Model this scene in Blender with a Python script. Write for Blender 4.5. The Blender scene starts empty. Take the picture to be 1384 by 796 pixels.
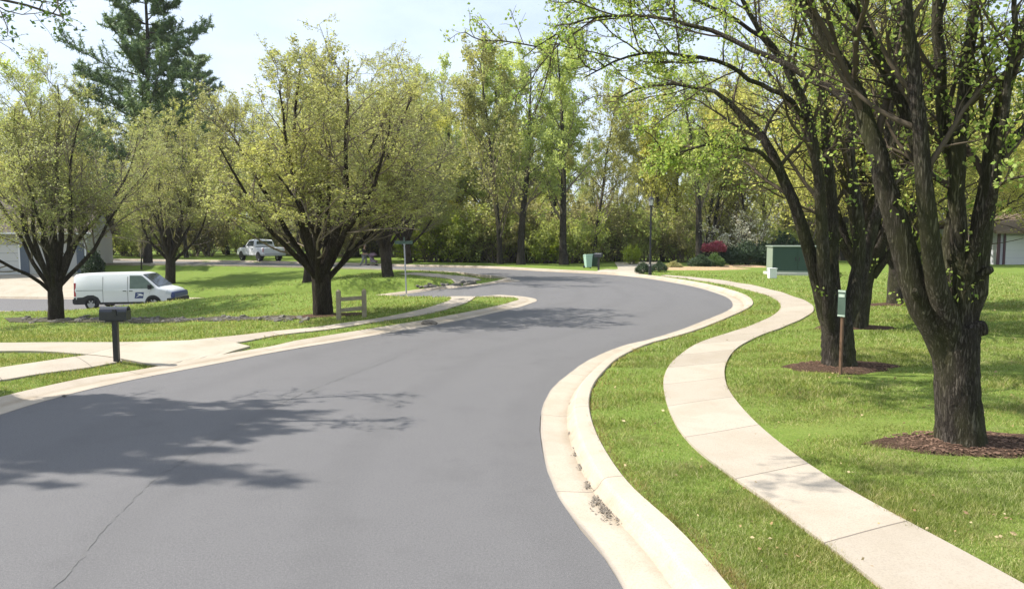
import bpy, bmesh, math, random
import numpy as np
from mathutils import Vector, Matrix
from mathutils.geometry import delaunay_2d_cdt

random.seed(7)
RNG = np.random.default_rng(11)
scene = bpy.context.scene
COL = scene.collection

# ------------------------------------------------------------------ camera
FPX, CAMH = 1000.0, 2.5
PITCH = math.atan(0.083)
cam_data = bpy.data.cameras.new('camera')
cam_data.sensor_width = 36.0
cam_data.lens = 36.0 * FPX / 1384.0
cam_data.clip_start = 0.05
cam_data.clip_end = 4000
cam = bpy.data.objects.new('camera', cam_data)
cam.location = (0, 0, CAMH)
cam.rotation_euler = (math.pi / 2 - PITCH, 0, 0)
COL.objects.link(cam)
scene.camera = cam

def ray(px, py):
    u = (px - 692.0) / FPX
    v = (398.0 - py) / FPX
    return np.array([u, math.cos(PITCH) + v * math.sin(PITCH), -math.sin(PITCH) + v * math.cos(PITCH)])

def on_plane(px, py, z=0.0):
    d = ray(px, py)
    t = (z - CAMH) / d[2]
    return np.array([d[0] * t, d[1] * t])

def at_depth(px, py, depth):
    d = ray(px, py)
    t = depth / d[1]
    return np.array([d[0] * t, depth, CAMH + d[2] * t])

# ------------------------------------------------------------------ light, sky, view
SUN_EL, SHADOW_TURN = 49.0, 9.0          # the sun stands to the left, a little ahead
el, az = math.radians(SUN_EL), math.radians(SHADOW_TURN)
to_sun = Vector((-math.cos(az) * math.cos(el), math.sin(az) * math.cos(el), math.sin(el)))
sd = bpy.data.lights.new('sun', 'SUN')
sd.energy = 5.0
sd.angle = math.radians(0.53)
sd.color = (1.0, 0.955, 0.88)
sun = bpy.data.objects.new('sun', sd)
sun.rotation_euler = to_sun.to_track_quat('Z', 'Y').to_euler()
sun.location = (-20, 5, 30)
COL.objects.link(sun)

world = bpy.data.worlds.new('World')
scene.world = world
world.use_nodes = True
wn, wl = world.node_tree.nodes, world.node_tree.links
wn.clear()
sky = wn.new('ShaderNodeTexSky')
sky.sky_type = 'NISHITA'
sky.sun_disc = False
sky.sun_elevation = el
sky.sun_rotation = math.atan2(to_sun.x, to_sun.y)
sky.air_density = 1.0
sky.dust_density = 2.2
sky.ozone_density = 1.2
tc = wn.new('ShaderNodeTexCoord')
mp = wn.new('ShaderNodeMapping')
mp.inputs['Scale'].default_value = (1.6, 1.6, 4.5)
nz = wn.new('ShaderNodeTexNoise')
nz.inputs['Scale'].default_value = 1.7
nz.inputs['Detail'].default_value = 6
nz.inputs['Roughness'].default_value = 0.55
rp = wn.new('ShaderNodeValToRGB')
rp.color_ramp.elements[0].position = 0.36
rp.color_ramp.elements[0].color = (0.50, 0.50, 0.50, 1)
rp.color_ramp.elements[1].position = 0.70
rp.color_ramp.elements[1].color = (0.90, 0.90, 0.90, 1)
mx = wn.new('ShaderNodeMix')
mx.data_type = 'RGBA'
mx.inputs[7].default_value = (7.0, 8.0, 9.6, 1)     # thin bright cloud veil
bg = wn.new('ShaderNodeBackground')
bg.inputs['Strength'].default_value = 0.097
wo = wn.new('ShaderNodeOutputWorld')
wl.new(tc.outputs['Generated'], mp.inputs['Vector'])
wl.new(mp.outputs['Vector'], nz.inputs['Vector'])
wl.new(nz.outputs['Fac'], rp.inputs['Fac'])
wl.new(rp.outputs['Color'], mx.inputs[0])
wl.new(sky.outputs['Color'], mx.inputs[6])
wl.new(mx.outputs[2], bg.inputs['Color'])
wl.new(bg.outputs['Background'], wo.inputs['Surface'])

vs = scene.view_settings
vs.view_transform = 'Standard'
vs.look = 'None'
vs.exposure = 0.70
vs.gamma = 1.0
vs.use_curve_mapping = False
scene.render.engine = 'CYCLES'
cy = scene.cycles
cy.max_bounces = 8
cy.diffuse_bounces = 4
cy.glossy_bounces = 2
cy.transmission_bounces = 6
cy.transparent_max_bounces = 6
cy.caustics_reflective = False
cy.caustics_refractive = False
cy.use_denoising = True
cy.sample_clamp_indirect = 4.0
cy.use_adaptive_sampling = True
cy.adaptive_threshold = 0.015

# ------------------------------------------------------------------ materials
class NT:
    """small node-tree writer"""
    def __init__(self, name):
        self.m = bpy.data.materials.new(name)
        self.m.use_nodes = True
        self.t = self.m.node_tree
        self.t.nodes.clear()
        self.out = self.t.nodes.new('ShaderNodeOutputMaterial')
    def n(self, kind, **kw):
        nd = self.t.nodes.new(kind)
        for k, v in kw.items():
            if k.startswith('_'):
                setattr(nd, k[1:], v)
            else:
                key = k.replace('__', ' ')
                nd.inputs[key].default_value = v
        return nd
    def l(self, a, b):
        self.t.links.new(a, b)
    def coords(self, which='Object', scale=(1, 1, 1)):
        c = self.n('ShaderNodeTexCoord')
        m = self.n('ShaderNodeMapping')
        m.inputs['Scale'].default_value = scale
        self.l(c.outputs[which], m.inputs['Vector'])
        return m.outputs['Vector']
    def noise(self, vec, scale, detail=4, rough=0.55):
        nd = self.n('ShaderNodeTexNoise', Scale=scale, Detail=detail, Roughness=rough)
        self.l(vec, nd.inputs['Vector'])
        return nd.outputs['Fac']
    def ramp(self, fac, stops):
        r = self.n('ShaderNodeValToRGB')
        cr = r.color_ramp
        while len(cr.elements) < len(stops):
            cr.elements.new(0.5)
        for e, (p, c) in zip(cr.elements, stops):
            e.position = p
            e.color = (c[0], c[1], c[2], 1) if not isinstance(c, (int, float)) else (c, c, c, 1)
        self.l(fac, r.inputs['Fac'])
        return r.outputs['Color']
    def mix(self, fac, a, b, mode='MIX'):
        m = self.n('ShaderNodeMix')
        m.data_type = 'RGBA'
        m.blend_type = mode
        for src, i in ((fac, 0), (a, 6), (b, 7)):
            if hasattr(src, 'is_output') or isinstance(src, bpy.types.NodeSocket):
                self.l(src, m.inputs[i])
            elif isinstance(src, (int, float)):
                m.inputs[i].default_value = src if i == 0 else (src, src, src, 1)
            else:
                m.inputs[i].default_value = (src[0], src[1], src[2], 1)
        return m.outputs[2]
    def math(self, op, a, b=0.0, c=0.0):
        m = self.n('ShaderNodeMath')
        m.operation = op
        for s, i in ((a, 0), (b, 1), (c, 2)):
            if isinstance(s, bpy.types.NodeSocket):
                self.l(s, m.inputs[i])
            else:
                m.inputs[i].default_value = s
        return m.outputs[0]
    def principled(self, color, rough=0.6, spec=0.4, bump=None, bump_d=0.02, bump_s=0.5, metal=0.0, **kw):
        p = self.n('ShaderNodeBsdfPrincipled')
        for s, k in ((color, 'Base Color'), (rough, 'Roughness')):
            if isinstance(s, bpy.types.NodeSocket):
                self.l(s, p.inputs[k])
            elif k == 'Base Color':
                p.inputs[k].default_value = (s[0], s[1], s[2], 1)
            else:
                p.inputs[k].default_value = s
        p.inputs['Specular IOR Level'].default_value = spec
        p.inputs['Metallic'].default_value = metal
        for k, v in kw.items():
            p.inputs[k.replace('__', ' ')].default_value = v
        if bump is not None:
            b = self.n('ShaderNodeBump', Strength=bump_s, Distance=bump_d)
            self.l(bump, b.inputs['Height'])
            self.l(b.outputs['Normal'], p.inputs['Normal'])
        self.l(p.outputs['BSDF'], self.out.inputs['Surface'])
        return self.m

def mat_plain(name, col, rough=0.5, spec=0.4, metal=0.0, var=0.12, scale=9.0, **kw):
    k = NT(name)
    v = k.coords('Object')
    f = k.noise(v, scale, 5)
    c = k.mix(f, [x * (1 - var) for x in col], [x * (1 + var) for x in col])
    return k.principled(c, rough, spec, metal=metal, bump=f, bump_d=0.004, bump_s=0.15, **kw)

def mat_leaf(name, cols, trans=0.45, rough=0.55):
    """leaves: light through and off the blade, each leaf with a tint of its own"""
    k = NT(name)
    g = k.n('ShaderNodeNewGeometry')
    stops = [(i / max(1, len(cols) - 1), c) for i, c in enumerate(cols)]
    c = k.ramp(g.outputs['Random Per Island'], stops)
    n = k.noise(k.coords('Object'), 0.55, 3)
    c = k.mix(k.ramp(n, [(0.35, 0.0), (0.65, 1.0)]), c, k.mix(1.0, c, (1.18, 1.12, 0.92), 'MULTIPLY'))
    d = k.n('ShaderNodeBsdfPrincipled', Roughness=rough)
    d.inputs['Specular IOR Level'].default_value = 0.25
    k.l(c, d.inputs['Base Color'])
    nm = k.n('ShaderNodeVectorMath')
    nm.operation = 'ADD'
    nm.inputs[1].default_value = (-0.35, 0.0, 0.75)
    k.l(g.outputs['Normal'], nm.inputs[0])
    nn = k.n('ShaderNodeVectorMath')
    nn.operation = 'NORMALIZE'
    k.l(nm.outputs[0], nn.inputs[0])
    k.l(nn.outputs[0], d.inputs['Normal'])
    t = k.n('ShaderNodeBsdfTranslucent')
    k.l(k.mix(1.0, c, (1.2, 1.2, 0.85), 'MULTIPLY'), t.inputs['Color'])
    m = k.n('ShaderNodeMixShader', Fac=trans)
    k.l(d.outputs[0], m.inputs[1])
    k.l(t.outputs[0], m.inputs[2])
    k.l(m.outputs[0], k.out.inputs['Surface'])
    return k.m

def mat_bark(name, dark, light, moss=None, moss_amt=0.4, scale=1.0):
    k = NT(name)
    v = k.coords('Object', (15 * scale, 15 * scale, 1.9 * scale))
    f = k.noise(v, 1.5, 9, 0.68)
    w = k.noise(k.coords('Object', (34 * scale, 34 * scale, 4.2 * scale)), 1.0, 6, 0.7)
    crack = k.ramp(k.math('ABSOLUTE', k.math('SUBTRACT', w, 0.5)), [(0.0, 0.0), (0.09, 1.0)])
    c = k.mix(f, dark, light)
    c = k.mix(crack, k.mix(1.0, c, (0.38, 0.36, 0.36), 'MULTIPLY'), c)
    big = k.noise(k.coords('Object'), 2.3, 4)
    c = k.mix(k.ramp(big, [(0.4, 0.0), (0.7, 0.5)]), c, k.mix(1.0, c, (1.45, 1.42, 1.38), 'MULTIPLY'))
    if moss:
        mf = k.noise(k.coords('Object', (1.3, 1.3, 0.5)), 2.1, 5)
        c = k.mix(k.ramp(mf, [(0.40, 0.0), (0.68, moss_amt)]), c, moss)
    h = k.math('ADD', k.math('MULTIPLY', crack, 0.7), f)
    return k.principled(c, 0.92, 0.12, bump=h, bump_d=0.05, bump_s=1.0)

M = {}
# lawn soil/turf sheet
k = NT('turf')
v = k.coords('Object')
f1 = k.noise(v, 0.35, 4)
f2 = k.noise(v, 6.0, 6, 0.7)
f3 = k.noise(v, 45.0, 3, 0.7)
c = k.ramp(f1, [(0.30, (0.1125, 0.18, 0.0277)), (0.55, (0.1485, 0.216, 0.0353)), (0.75, (0.189, 0.2295, 0.0529))])
c = k.mix(k.ramp(f2, [(0.35, 0.0), (0.7, 0.7)]), c, (0.225, 0.27, 0.063))
c = k.mix(k.ramp(f3, [(0.42, 0.45), (0.60, 0.0)]), c, (0.072, 0.117, 0.0252))
f4 = k.noise(v, 1.1, 6, 0.6)
c = k.mix(k.ramp(f4, [(0.63, 0.0), (0.74, 0.5)]), c, (0.216, 0.189, 0.1071))
M['turf'] = k.principled(c, 0.95, 0.1, bump=k.math('ADD', f3, f2), bump_d=0.03, bump_s=0.5)

def grass_mat(name, a, b, c3):
    k = NT(name)
    g = k.n('ShaderNodeNewGeometry')
    v = k.coords('Object')
    f1 = k.noise(v, 0.5, 4)
    c = k.ramp(g.outputs['Random Per Island'], [(0.0, a), (0.55, b), (0.86, c3), (1.0, (0.56, 0.53, 0.32))])
    c = k.mix(k.ramp(f1, [(0.35, 0.0), (0.65, 0.55)]), c, k.mix(1.0, c, (1.25, 1.02, 0.9), 'MULTIPLY'))
    f2 = k.noise(v, 1.7, 6, 0.62)
    c = k.mix(k.ramp(f2, [(0.54, 0.0), (0.68, 0.65)]), c, (0.38, 0.34, 0.18))
    f3 = k.noise(v, 3.2, 5, 0.6)
    c = k.mix(k.ramp(f3, [(0.40, 0.45), (0.55, 0.0)]), c, (0.10, 0.17, 0.025))
    d = k.n('ShaderNodeBsdfDiffuse')
    t = k.n('ShaderNodeBsdfTranslucent')
    nm = k.n('ShaderNodeVectorMath')
    nm.operation = 'ADD'
    nm.inputs[1].default_value = (0, 0, 1.3)
    k.l(g.outputs['Normal'], nm.inputs[0])
    nn = k.n('ShaderNodeVectorMath')
    nn.operation = 'NORMALIZE'
    k.l(nm.outputs[0], nn.inputs[0])
    k.l(nn.outputs[0], d.inputs['Normal'])
    k.l(c, d.inputs['Color'])
    k.l(k.mix(1.0, c, (1.2, 1.15, 0.7), 'MULTIPLY'), t.inputs['Color'])
    m = k.n('ShaderNodeMixShader', Fac=0.45)
    k.l(d.outputs[0], m.inputs[1])
    k.l(t.outputs[0], m.inputs[2])
    k.l(m.outputs[0], k.out.inputs['Surface'])
    return k.m
M['grass'] = grass_mat('grass_blades', (0.105, 0.155, 0.036), (0.235, 0.298, 0.072), (0.48, 0.50, 0.24))

# asphalt
k = NT('asphalt')
v = k.coords('Object')
f1 = k.noise(v, 0.28, 5, 0.6)
f2 = k.noise(v, 150.0, 2, 0.8)
f3 = k.noise(v, 3.0, 6, 0.7)
c = k.mix(f1, (0.1537, 0.1490, 0.1478), (0.1837, 0.1770, 0.1733))
uvn = k.n('ShaderNodeUVMap')
sx_ = k.n('ShaderNodeSeparateXYZ')
k.l(uvn.outputs['UV'], sx_.inputs[0])
lane = k.math('ADD', sx_.outputs['X'], k.math('MULTIPLY', f3, 0.5))
trk = k.math('SINE', k.math('MULTIPLY', lane, 3.5))
c = k.mix(k.ramp(trk, [(0.35, 0.0), (1.0, 0.30)]), c, (0.1150, 0.1107, 0.1075))
f5 = k.noise(v, 48.0, 3, 0.75)
c = k.mix(k.ramp(f5, [(0.36, 0.55), (0.50, 0.0)]), c, (0.0852, 0.0830, 0.0827))
c = k.mix(k.ramp(f5, [(0.54, 0.0), (0.68, 0.5)]), c, (0.2471, 0.2388, 0.2275))
vo = k.n('ShaderNodeTexVoronoi', Scale=0.55)
k.l(v, vo.inputs['Vector'])
c = k.mix(k.ramp(vo.outputs['Distance'], [(0.03, 0.35), (0.085, 0.0)]), c, (0.0766, 0.0749, 0.0763))
f6 = k.noise(v, 0.9, 7, 0.7)
c = k.mix(k.ramp(f6, [(0.54, 0.0), (0.70, 0.5)]), c, (0.1108, 0.1073, 0.1043))
c = k.mix(k.ramp(f3, [(0.4, 0.0), (0.75, 0.35)]), c, (0.1874, 0.1822, 0.1784))
c = k.mix(k.ramp(f2, [(0.40, 0.8), (0.58, 0.0)]), c, (0.0750, 0.0737, 0.0786))
c = k.mix(k.ramp(f2, [(0.60, 0.0), (0.74, 0.6)]), c, (0.2699, 0.2618, 0.2548))
M['asphalt'] = k.principled(c, 0.82, 0.28, bump=f2, bump_d=0.006, bump_s=0.6)
M['crack'] = mat_plain('crack_filler', (0.14, 0.137, 0.132), 0.85, 0.2)

k = NT('mulch')
v = k.coords('Object')
f = k.noise(v, 38, 5, 0.75)
c = k.ramp(f, [(0.32, (0.035, 0.022, 0.016)), (0.52, (0.11, 0.068, 0.045)), (0.70, (0.24, 0.16, 0.115))])
M['mulch'] = k.principled(c, 0.95, 0.1, bump=f, bump_d=0.05, bump_s=1.0)
k = NT('straw_mulch')
v = k.coords('Object')
f = k.noise(v, 11, 6, 0.75)
c = k.ramp(f, [(0.3, (0.26, 0.17, 0.09)), (0.5, (0.44, 0.31, 0.18)), (0.7, (0.58, 0.44, 0.28))])
M['straw'] = k.principled(c, 0.95, 0.1, bump=f, bump_d=0.06, bump_s=1.0)

def concrete(name, base, joint, width=0.012, stain=0.35, gutter=False):
    k = NT(name)
    u = k.n('ShaderNodeUVMap')
    s = k.n('ShaderNodeSeparateXYZ')
    k.l(u.outputs['UV'], s.inputs[0])
    q = k.math('DIVIDE', s.outputs['X'], joint)
    fr = k.math('FRACT', q)
    dj = k.math('MULTIPLY', k.math('MINIMUM', fr, k.math('SUBTRACT', 1.0, fr)), joint)
    line = k.math('LESS_THAN', dj, width)
    wn_ = k.n('ShaderNodeTexWhiteNoise')
    wn_.noise_dimensions = '1D'
    k.l(k.math('FLOOR', q), wn_.inputs['W'])
    v = k.coords('Object')
    f1 = k.noise(v, 1.3, 6, 0.6)
    f2 = k.noise(v, 60.0, 3, 0.7)
    f3 = k.noise(v, 7.0, 5, 0.7)
    c = k.mix(wn_.outputs['Value'], [x * 0.90 for x in base], [min(1, x * 1.07) for x in base])
    c = k.mix(k.ramp(f1, [(0.45, 0.0), (0.75, stain)]), c, [x * y for x, y in zip(base, (0.72, 0.68, 0.60))])
    c = k.mix(k.ramp(f3, [(0.56, 0.0), (0.75, 0.4)]), c, [x * 0.78 for x in base])
    c = k.mix(k.ramp(f2, [(0.35, 0.4), (0.52, 0.0)]), c, [x * 0.6 for x in base])
    bl = k.noise(k.coords('Object', (1, 1, 1)), 2.4, 8, 0.75)
    c = k.mix(k.ramp(bl, [(0.56, 0.0), (0.72, 0.4)]), c, [x * y for x, y in zip(base, (0.74, 0.73, 0.71))])
    if gutter:      # silt washed along the foot of the curb
        gd = k.math('ABSOLUTE', k.math('SUBTRACT', s.outputs['Y'], k.math('ADD', 0.355, k.math('MULTIPLY', k.math('SUBTRACT', f3, 0.5), 0.14))))
        gs = k.ramp(gd, [(0.0, 0.75), (0.05, 0.35), (0.11, 0.0)])
        c = k.mix(k.math('MULTIPLY', gs, k.ramp(f1, [(0.3, 0.35), (0.65, 1.0)])), c, (0.27, 0.215, 0.15))
        ge = k.ramp(s.outputs['Y'], [(0.0, 0.7), (0.035, 0.0)])
        c = k.mix(ge, c, (0.22, 0.20, 0.18))
    c = k.mix(k.math('MULTIPLY', line, 0.8), c, (0.13, 0.11, 0.09))
    h = k.math('SUBTRACT', f2, k.math('MULTIPLY', line, 2.0))
    M[name] = k.principled(c, 0.88, 0.2, bump=h, bump_d=0.006, bump_s=0.5)
concrete('sidewalk_concrete', (0.4136, 0.3591, 0.2895), 1.52, 0.008, 0.5)
concrete('curb_concrete', (0.4277, 0.3685, 0.2933), 3.05, 0.007, 0.65, True)
concrete('driveway_concrete', (0.4136, 0.3666, 0.2914), 3.4, 0.008, 0.55)
M['pad'] = mat_plain('pad_concrete', (0.5, 0.48, 0.44), 0.9, 0.2)

M['bark_near'] = mat_bark('bark_near', (0.045, 0.038, 0.032), (0.175, 0.150, 0.122), (0.105, 0.115, 0.035), 0.55)
M['bark_far'] = mat_bark('bark_far', (0.045, 0.036, 0.030), (0.115, 0.092, 0.074), (0.08, 0.078, 0.035), 0.3, 0.7)
M['bark_wood'] = mat_bark('bark_wood', (0.05, 0.043, 0.037), (0.13, 0.112, 0.092), (0.08, 0.085, 0.045), 0.35, 0.6)
M['twig'] = mat_plain('twig_bark', (0.19, 0.155, 0.12), 0.9, 0.1, var=0.35, scale=3)
M['twig_dark'] = mat_plain('twig_bark_dark', (0.085, 0.068, 0.048), 0.9, 0.1, var=0.35, scale=3)
M['leaf_right'] = mat_leaf('leaf_fresh_green', [(0.186, 0.285, 0.056), (0.261, 0.373, 0.075), (0.347, 0.447, 0.112), (0.447, 0.484, 0.174)], 0.5)
M['leaf_olive'] = mat_leaf('leaf_olive', [(0.266, 0.272, 0.114), (0.332, 0.367, 0.142), (0.398, 0.45, 0.171), (0.409, 0.397, 0.205)], 0.48)
M['leaf_yellow'] = mat_leaf('leaf_yellow_olive', [(0.299, 0.297, 0.121), (0.384, 0.412, 0.149), (0.448, 0.48, 0.182), (0.448, 0.435, 0.22)], 0.48)
M['leaf_green_olive'] = mat_leaf('leaf_green_olive', [(0.25, 0.291, 0.112), (0.315, 0.372, 0.134), (0.38, 0.454, 0.168), (0.413, 0.419, 0.202)], 0.48)
M['leaf_wood_a'] = mat_leaf('leaf_wood_green', [(0.324, 0.404, 0.128), (0.438, 0.517, 0.168), (0.534, 0.6, 0.228)], 0.5)
M['leaf_wood_b'] = mat_leaf('leaf_wood_tan', [(0.27, 0.27, 0.12), (0.35, 0.36, 0.145), (0.40, 0.42, 0.17)], 0.5)
M['leaf_wood_c'] = mat_leaf('leaf_wood_yellow', [(0.417, 0.417, 0.126), (0.511, 0.524, 0.151), (0.564, 0.564, 0.202)], 0.5)
M['leaf_under'] = mat_leaf('leaf_understory', [(0.272, 0.32, 0.105), (0.384, 0.448, 0.135), (0.513, 0.577, 0.181)], 0.5)
M['leaf_under_b'] = mat_leaf('leaf_understory_dark', [(0.209, 0.209, 0.107), (0.315, 0.305, 0.14), (0.455, 0.437, 0.181)], 0.42)
M['leaf_bright'] = mat_leaf('leaf_bright_shrub', [(0.22, 0.30, 0.03), (0.30, 0.38, 0.04), (0.36, 0.42, 0.07)], 0.5)
M['leaf_ever'] = mat_leaf('leaf_evergreen', [(0.018, 0.038, 0.016), (0.032, 0.06, 0.022), (0.05, 0.085, 0.035)], 0.15)
M['leaf_red'] = mat_leaf('leaf_crimson', [(0.22, 0.035, 0.065), (0.33, 0.07, 0.11), (0.42, 0.14, 0.17)], 0.4)
M['petal'] = mat_leaf('white_petal', [(0.55, 0.52, 0.40), (0.70, 0.68, 0.56), (0.78, 0.76, 0.66)], 0.35)
M['needle'] = mat_leaf('pine_needle', [(0.095, 0.161, 0.07), (0.149, 0.226, 0.092), (0.23, 0.307, 0.119)], 0.2)
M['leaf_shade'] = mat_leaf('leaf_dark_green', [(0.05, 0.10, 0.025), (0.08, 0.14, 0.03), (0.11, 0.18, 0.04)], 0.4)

M['chip'] = mat_plain('bark_chip', (0.16, 0.10, 0.07), 0.95, 0.1, var=0.5, scale=7)
M['rock'] = mat_plain('field_stone', (0.155, 0.142, 0.122), 0.9, 0.2, var=0.5, scale=6)

# ------------------------------------------------------------------ mesh helpers
def tag(o, label=None, cat=None, group=None, kind=None):
    if label: o['label'] = label
    if cat: o['category'] = cat
    if group: o['group'] = group
    if kind: o['kind'] = kind
    return o

def empty(name, loc=(0, 0, 0), rz=0.0):
    o = bpy.data.objects.new(name, None)
    o.empty_display_size = 0.2
    o.location = loc
    o.rotation_euler = (0, 0, rz)
    COL.objects.link(o)
    return o

def link_mesh(name, me, material, parent=None):
    o = bpy.data.objects.new(name, me)
    if material is not None and len(me.materials) == 0:
        me.materials.append(material)
    COL.objects.link(o)
    if parent is not None:
        o.parent = parent
    return o

def np_mesh(name, verts, faces, smooth=False, uv=None):
    """verts (N,3), faces (F,k) of one size"""
    verts = np.asarray(verts, dtype=np.float32)
    faces = np.asarray(faces, dtype=np.int32)
    me = bpy.data.meshes.new(name)
    me.vertices.add(len(verts))
    me.vertices.foreach_set('co', verts.ravel())
    kf = faces.shape[1]
    me.loops.add(faces.size)
    me.loops.foreach_set('vertex_index', faces.ravel())
    me.polygons.add(len(faces))
    me.polygons.foreach_set('loop_start', np.arange(len(faces), dtype=np.int32) * kf)
    me.polygons.foreach_set('use_smooth', np.full(len(faces), bool(smooth), dtype=bool))
    if uv is not None:
        l = me.uv_layers.new(name='UVMap')
        l.data.foreach_set('uv', np.asarray(uv, dtype=np.float32)[faces.ravel()].ravel())
    me.update(calc_edges=True)
    return me

def bm_obj(name, bm, material, parent=None, smooth=False, bevel=0.0):
    if bevel > 0:
        bmesh.ops.bevel(bm, geom=bm.edges[:], offset=bevel, segments=2, affect='EDGES', profile=0.6)
    bmesh.ops.recalc_face_normals(bm, faces=bm.faces[:])
    me = bpy.data.meshes.new(name)
    bm.to_mesh(me)
    bm.free()
    if smooth:
        for p in me.polygons: p.use_smooth = True
    return link_mesh(name, me, material, parent)

def add_box(bm, c, s, rot=None):
    mtx = Matrix.Translation(Vector(c))
    if rot is not None: mtx = mtx @ rot
    mtx = mtx @ Matrix.Diagonal((s[0], s[1], s[2], 1))
    bmesh.ops.create_cube(bm, size=1.0, matrix=mtx)

def add_cyl(bm, p0, p1, r0, r1=None, n=12, caps=True):
    r1 = r0 if r1 is None else r1
    p0, p1 = Vector(p0), Vector(p1)
    d = p1 - p0
    q = d.to_track_quat('Z', 'Y').to_matrix().to_4x4()
    bmesh.ops.create_cone(bm, cap_ends=caps, segments=n, radius1=r0, radius2=max(r1, 1e-4), depth=d.length,
                          matrix=Matrix.Translation((p0 + p1) / 2) @ q)

def add_prism(bm, pts, axis, a, b):
    """extrude a 2-D outline: axis 'y' -> pts are (x,z), from y=a to y=b; 'x' -> (y,z); 'z' -> (x,y)"""
    def mk(p, t):
        if axis == 'y': return (p[0], t, p[1])
        if axis == 'x': return (t, p[0], p[1])
        return (p[0], p[1], t)
    va = [bm.verts.new(mk(p, a)) for p in pts]
    vb = [bm.verts.new(mk(p, b)) for p in pts]
    bm.faces.new(va)
    bm.faces.new(vb[::-1])
    n = len(pts)
    for i in range(n):
        bm.faces.new((va[i], va[(i + 1) % n], vb[(i + 1) % n], vb[i]))

def box_obj(name, c, s, material, parent=None, bevel=0.0, rot=None):
    bm = bmesh.new()
    add_box(bm, c, s, rot)
    return bm_obj(name, bm, material, parent, bevel=bevel)

def smoothstep(a, b, x):
    t = np.clip((np.asarray(x, float) - a) / (np.asarray(b) - a), 0, 1)
    return t * t * (3 - 2 * t)

def catmull(P, n, closed=False):
    """resample a polyline as a smooth curve with n even steps"""
    P = np.asarray(P, float)
    Q = np.vstack([2 * P[0] - P[1], P, 2 * P[-1] - P[-2]])
    out = []
    for i in range(1, len(Q) - 2):
        p0, p1, p2, p3 = Q[i - 1], Q[i], Q[i + 1], Q[i + 2]
        for t in np.linspace(0, 1, 16, endpoint=False):
            t2, t3 = t * t, t * t * t
            out.append(0.5 * ((2 * p1) + (-p0 + p2) * t + (2 * p0 - 5 * p1 + 4 * p2 - p3) * t2 + (-p0 + 3 * p1 - 3 * p2 + p3) * t3))
    out.append(P[-1])
    out = np.array(out)
    s = np.concatenate([[0], np.cumsum(np.linalg.norm(np.diff(out, axis=0), axis=1))])
    q = np.linspace(0, s[-1], n)
    return np.stack([np.interp(q, s, out[:, j]) for j in range(out.shape[1])], axis=1)

def arclen(P):
    return np.concatenate([[0], np.cumsum(np.linalg.norm(np.diff(P, axis=0), axis=1))])

def inside(poly, pts):
    x, y = pts[:, 0], pts[:, 1]
    res = np.zeros(len(pts), bool)
    n = len(poly)
    for i in range(n):
        x1, y1 = poly[i]
        x2, y2 = poly[(i + 1) % n]
        if y1 == y2: continue
        c = ((y1 > y) != (y2 > y))
        res ^= c & (x < (x2 - x1) * (y - y1) / (y2 - y1) + x1)
    return res

def dist_line(line, pts, cap=12.0):
    d = np.full(len(pts), cap * cap)
    for i in range(len(line) - 1):
        a, b = line[i], line[i + 1]
        ab = b - a
        L = ab @ ab
        if L < 1e-12: continue
        near = (pts[:, 0] > min(a[0], b[0]) - cap) & (pts[:, 0] < max(a[0], b[0]) + cap) & (pts[:, 1] > min(a[1], b[1]) - cap) & (pts[:, 1] < max(a[1], b[1]) + cap)
        if not near.any(): continue
        q = pts[near]
        t = np.clip(((q - a) @ ab) / L, 0, 1)
        e = q - a - t[:, None] * ab
        d[near] = np.minimum(d[near], (e * e).sum(1))
    return np.sqrt(d)

# ------------------------------------------------------------------ road layout (metres)
def pix(lst, z=0.0):
    return [on_plane(x, y, z) for x, y in lst]

right_edge = [np.array([4.2, -14.0]), np.array([1.9, -4.0]), np.array([1.05, 2.0])] + pix([
    (844, 796), (808, 744), (770, 696), (741, 640), (731, 595), (730, 566), (740, 536), (763, 510.5), (795, 487), (841, 468),
    (880, 458), (920, 445.5), (955, 432), (980, 421.5), (990.5, 413.5), (986, 404.5), (970, 397), (943, 389), (913, 382.8), (866, 375.5),
    (815, 371), (740, 367.2), (650, 362.6)]) + [np.array([-8.5, 55.5]), np.array([-17, 60.5]), np.array([-30, 65.5]), np.array([-60, 74.0]), np.array([-110, 85.0])]
left_near = [np.array([-3.6, -14.0]), np.array([-6.3, -4.0]), np.array([-7.6, 4.0])] + pix([
    (0, 560.5), (90, 534), (201, 509), (260, 498), (350, 480.5), (450, 463), (540, 447.5), (600, 437), (650, 427), (690, 418.2), (714, 411.5)]) + [
    np.array([0.95, 27.6]), np.array([0.35, 29.2]), np.array([-1.2, 30.2]), np.array([-4.0, 30.9]), np.array([-9, 32.6]), np.array([-14, 34.6]),
    np.array([-20.7, 36.8]), np.array([-32, 39.2]), np.array([-60, 42.5])]
left_far = [np.array([-60, 49.5]), np.array([-32, 46.0]), np.array([-20.7, 43.6]), np.array([-13, 41.2]), np.array([-8, 39.0]), np.array([-4.2, 37.6]),
            np.array([-1.6, 37.2]), np.array([0.15, 38.0]), np.array([0.3, 39.5]), np.array([-0.9, 42.5]), np.array([-3.4, 46.0]), np.array([-8.6, 49.9]), np.array([-17, 54.2]),
            np.array([-30, 58.6]), np.array([-60, 66.5]), np.array([-110, 77.0])]
right_edge = catmull(right_edge, 300)
left_near = catmull(left_near, 240)
left_far = catmull(left_far, 200)
road_poly = np.vstack([right_edge, left_far[::-1], left_near[::-1]])

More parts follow.
